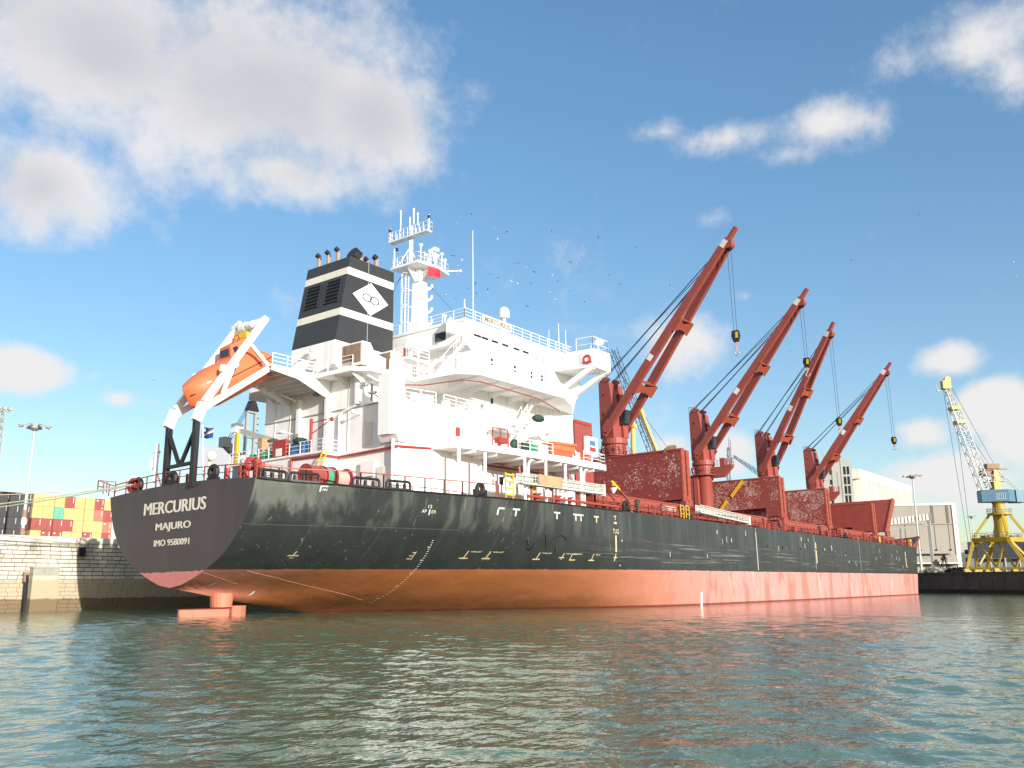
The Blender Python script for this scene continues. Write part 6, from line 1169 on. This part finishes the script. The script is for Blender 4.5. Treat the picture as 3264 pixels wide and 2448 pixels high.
heap('scrap_heap', 'low black heap of scrap on the far quay left of the yellow crane', 198.5, -18.0, 4.9, 3.4, 3.4, 1.3, 'black', 2); heap('rubble_heap', 'pale heap of broken concrete on the far quay beside the bow', 196.5, -12.6, 4.9, 2.6, 2.6, 1.2, 'alu', 3)
b_ = MB()
# ------------------------------------------------------------------ gulls
GP = [(153.1, 104.1, 110.8), (124.3, 77.8, 95.9), (158.2, 102.2, 114.8), (98.0, 48.3, 79.2), (136.5, 76.0, 96.2), (122.0, 60.7, 86.9), (150.8, 86.1, 100.3), (110.9, 45.2, 77.3), (165.5, 77.0, 105.3), (145.0, 55.2, 93.3), (181.4, 60.5, 106.2), (143.4, 47.4, 89.0), (134.8, 51.8, 84.8), (164.7, 65.7, 97.5), (189.8, 61.7, 104.2), (141.2, 34.2, 81.6), (173.3, 81.2, 102.0), (173.2, 75.5, 97.5), (117.5, 36.9, 71.9), (140.0, 71.6, 86.4), (147.4, 76.1, 89.7), (166.0, 86.9, 96.2), (138.5, 82.0, 89.2), (97.6, 56.7, 72.2), (123.7, 76.5, 83.5), (127.8, 70.5, 79.7), (129.6, 69.0, 78.8), (164.9, 90.8, 95.0), (121.5, 57.4, 74.4), (114.9, 47.3, 71.4), (136.2, 63.7, 81.2), (148.4, 65.3, 84.1), (171.6, 79.1, 91.8), (153.1, 50.2, 82.2), (126.4, 38.6, 69.0), (173.0, 75.8, 88.2), (136.9, 58.2, 74.7), (155.4, 61.1, 80.4), (126.2, 69.9, 74.9), (108.0, 55.4, 66.2), (143.6, 79.3, 78.5), (145.0, 89.0, 82.7), (100.6, 61.3, 65.1), (120.3, 75.4, 72.1), (116.4, 65.9, 73.0), (113.7, 40.9, 63.2), (113.5, 48.8, 60.1), (178.2, 73.8, 85.7), (171.7, 70.7, 82.5), (138.0, 40.4, 73.0), (167.1, 55.1, 84.4), (118.6, 15.3, 62.8), (183.3, 59.9, 82.4), (136.7, 65.2, 72.2), (145.2, 96.3, 89.9), (108.0, 64.2, 74.7), (136.8, 41.0, 87.6), (120.6, 58.2, 73.0), (197.4, 49.8, 97.8), (129.4, 58.8, 75.1), (132.5, 65.2, 77.2), (173.1, 79.6, 74.2), (152.7, 98.7, 88.4), (75.4, 125.1, 82.4), (60.8, 131.3, 29.6), (92.8, 163.7, 58.1), (141.9, -5.9, 78.2), (173.1, -4.6, 92.7), (219.7, 6.0, 96.3), (253.2, -32.2, 97.1), (181.8, -39.9, 70.6), (136.1, -2.5, 49.3), (167.4, 62.0, 113.0), (213.7, -24.0, 70.9), (169.8, -23.3, 85.9), (177.4, 6.7, 142.2)]
def gull(fl):
    b = MB(); b.add([(-.32, 0, 0), (-.1, .09, .02), (-.1, -.09, .02), (-.1, 0, .1), (-.1, 0, -.08), (.22, .05, .02), (.22, -.05, .02), (.22, 0, .08), (.22, 0, -.05), (.36, 0, .03)],
        [(0, 1, 3), (0, 3, 2), (0, 2, 4), (0, 4, 1), (1, 5, 7, 3), (3, 7, 6, 2), (2, 6, 8, 4), (4, 8, 5, 1), (5, 9, 7), (7, 9, 6), (6, 9, 8), (8, 9, 5)])
    for s in (-1, 1):
        w = [(.14, s * .05, .05), (-.1, s * .05, .05), (.16, s * .38, .05 + fl), (-.1, s * .36, .04 + fl), (-.06, s * .78, .02 + fl * .5)]
        b.add([V(p) for p in w] + [V(p) - V((0, 0, .025)) for p in w], [(0, 2, 3, 1), (2, 4, 3), (5, 6, 8, 7), (7, 8, 9), (0, 5, 7, 2), (2, 7, 9, 4), (4, 9, 8, 3), (3, 8, 6, 1)])
    return b
MT['gull'] = paint('gull_plumage', (.62, .62, .62), .7, .1); MT['gulld'] = paint('dark_gull_plumage', (.10, .10, .11), .7, .1)
gm = [gull(f).mesh('gull') for f in (.25, .05, -.12)]; gd = [g.copy() for g in gm]
for g in gm: g.materials.append(MT['gull'])
for g in gd: g.materials.append(MT['gulld'])
R = random.Random(44)
for i, p in enumerate(GP):
    dark = i % 3 == 2; g = put((gd if dark else gm)[i % 3 if not dark else R.randrange(3)], 'gull', None); g.location = p; g.rotation_euler = (R.uniform(-.7, .7), R.uniform(-.3, .3), R.uniform(0, 6.28)); s_ = R.uniform(.6, .95); g.scale = (s_, s_, s_)
    if dark: tag(g, 'dark gull wheeling in the blue sky round the ship', 'bird', 'dark gulls in the sky')
    else: tag(g, 'pale gull wheeling in the blue sky round the ship', 'bird', 'pale gulls in the sky')
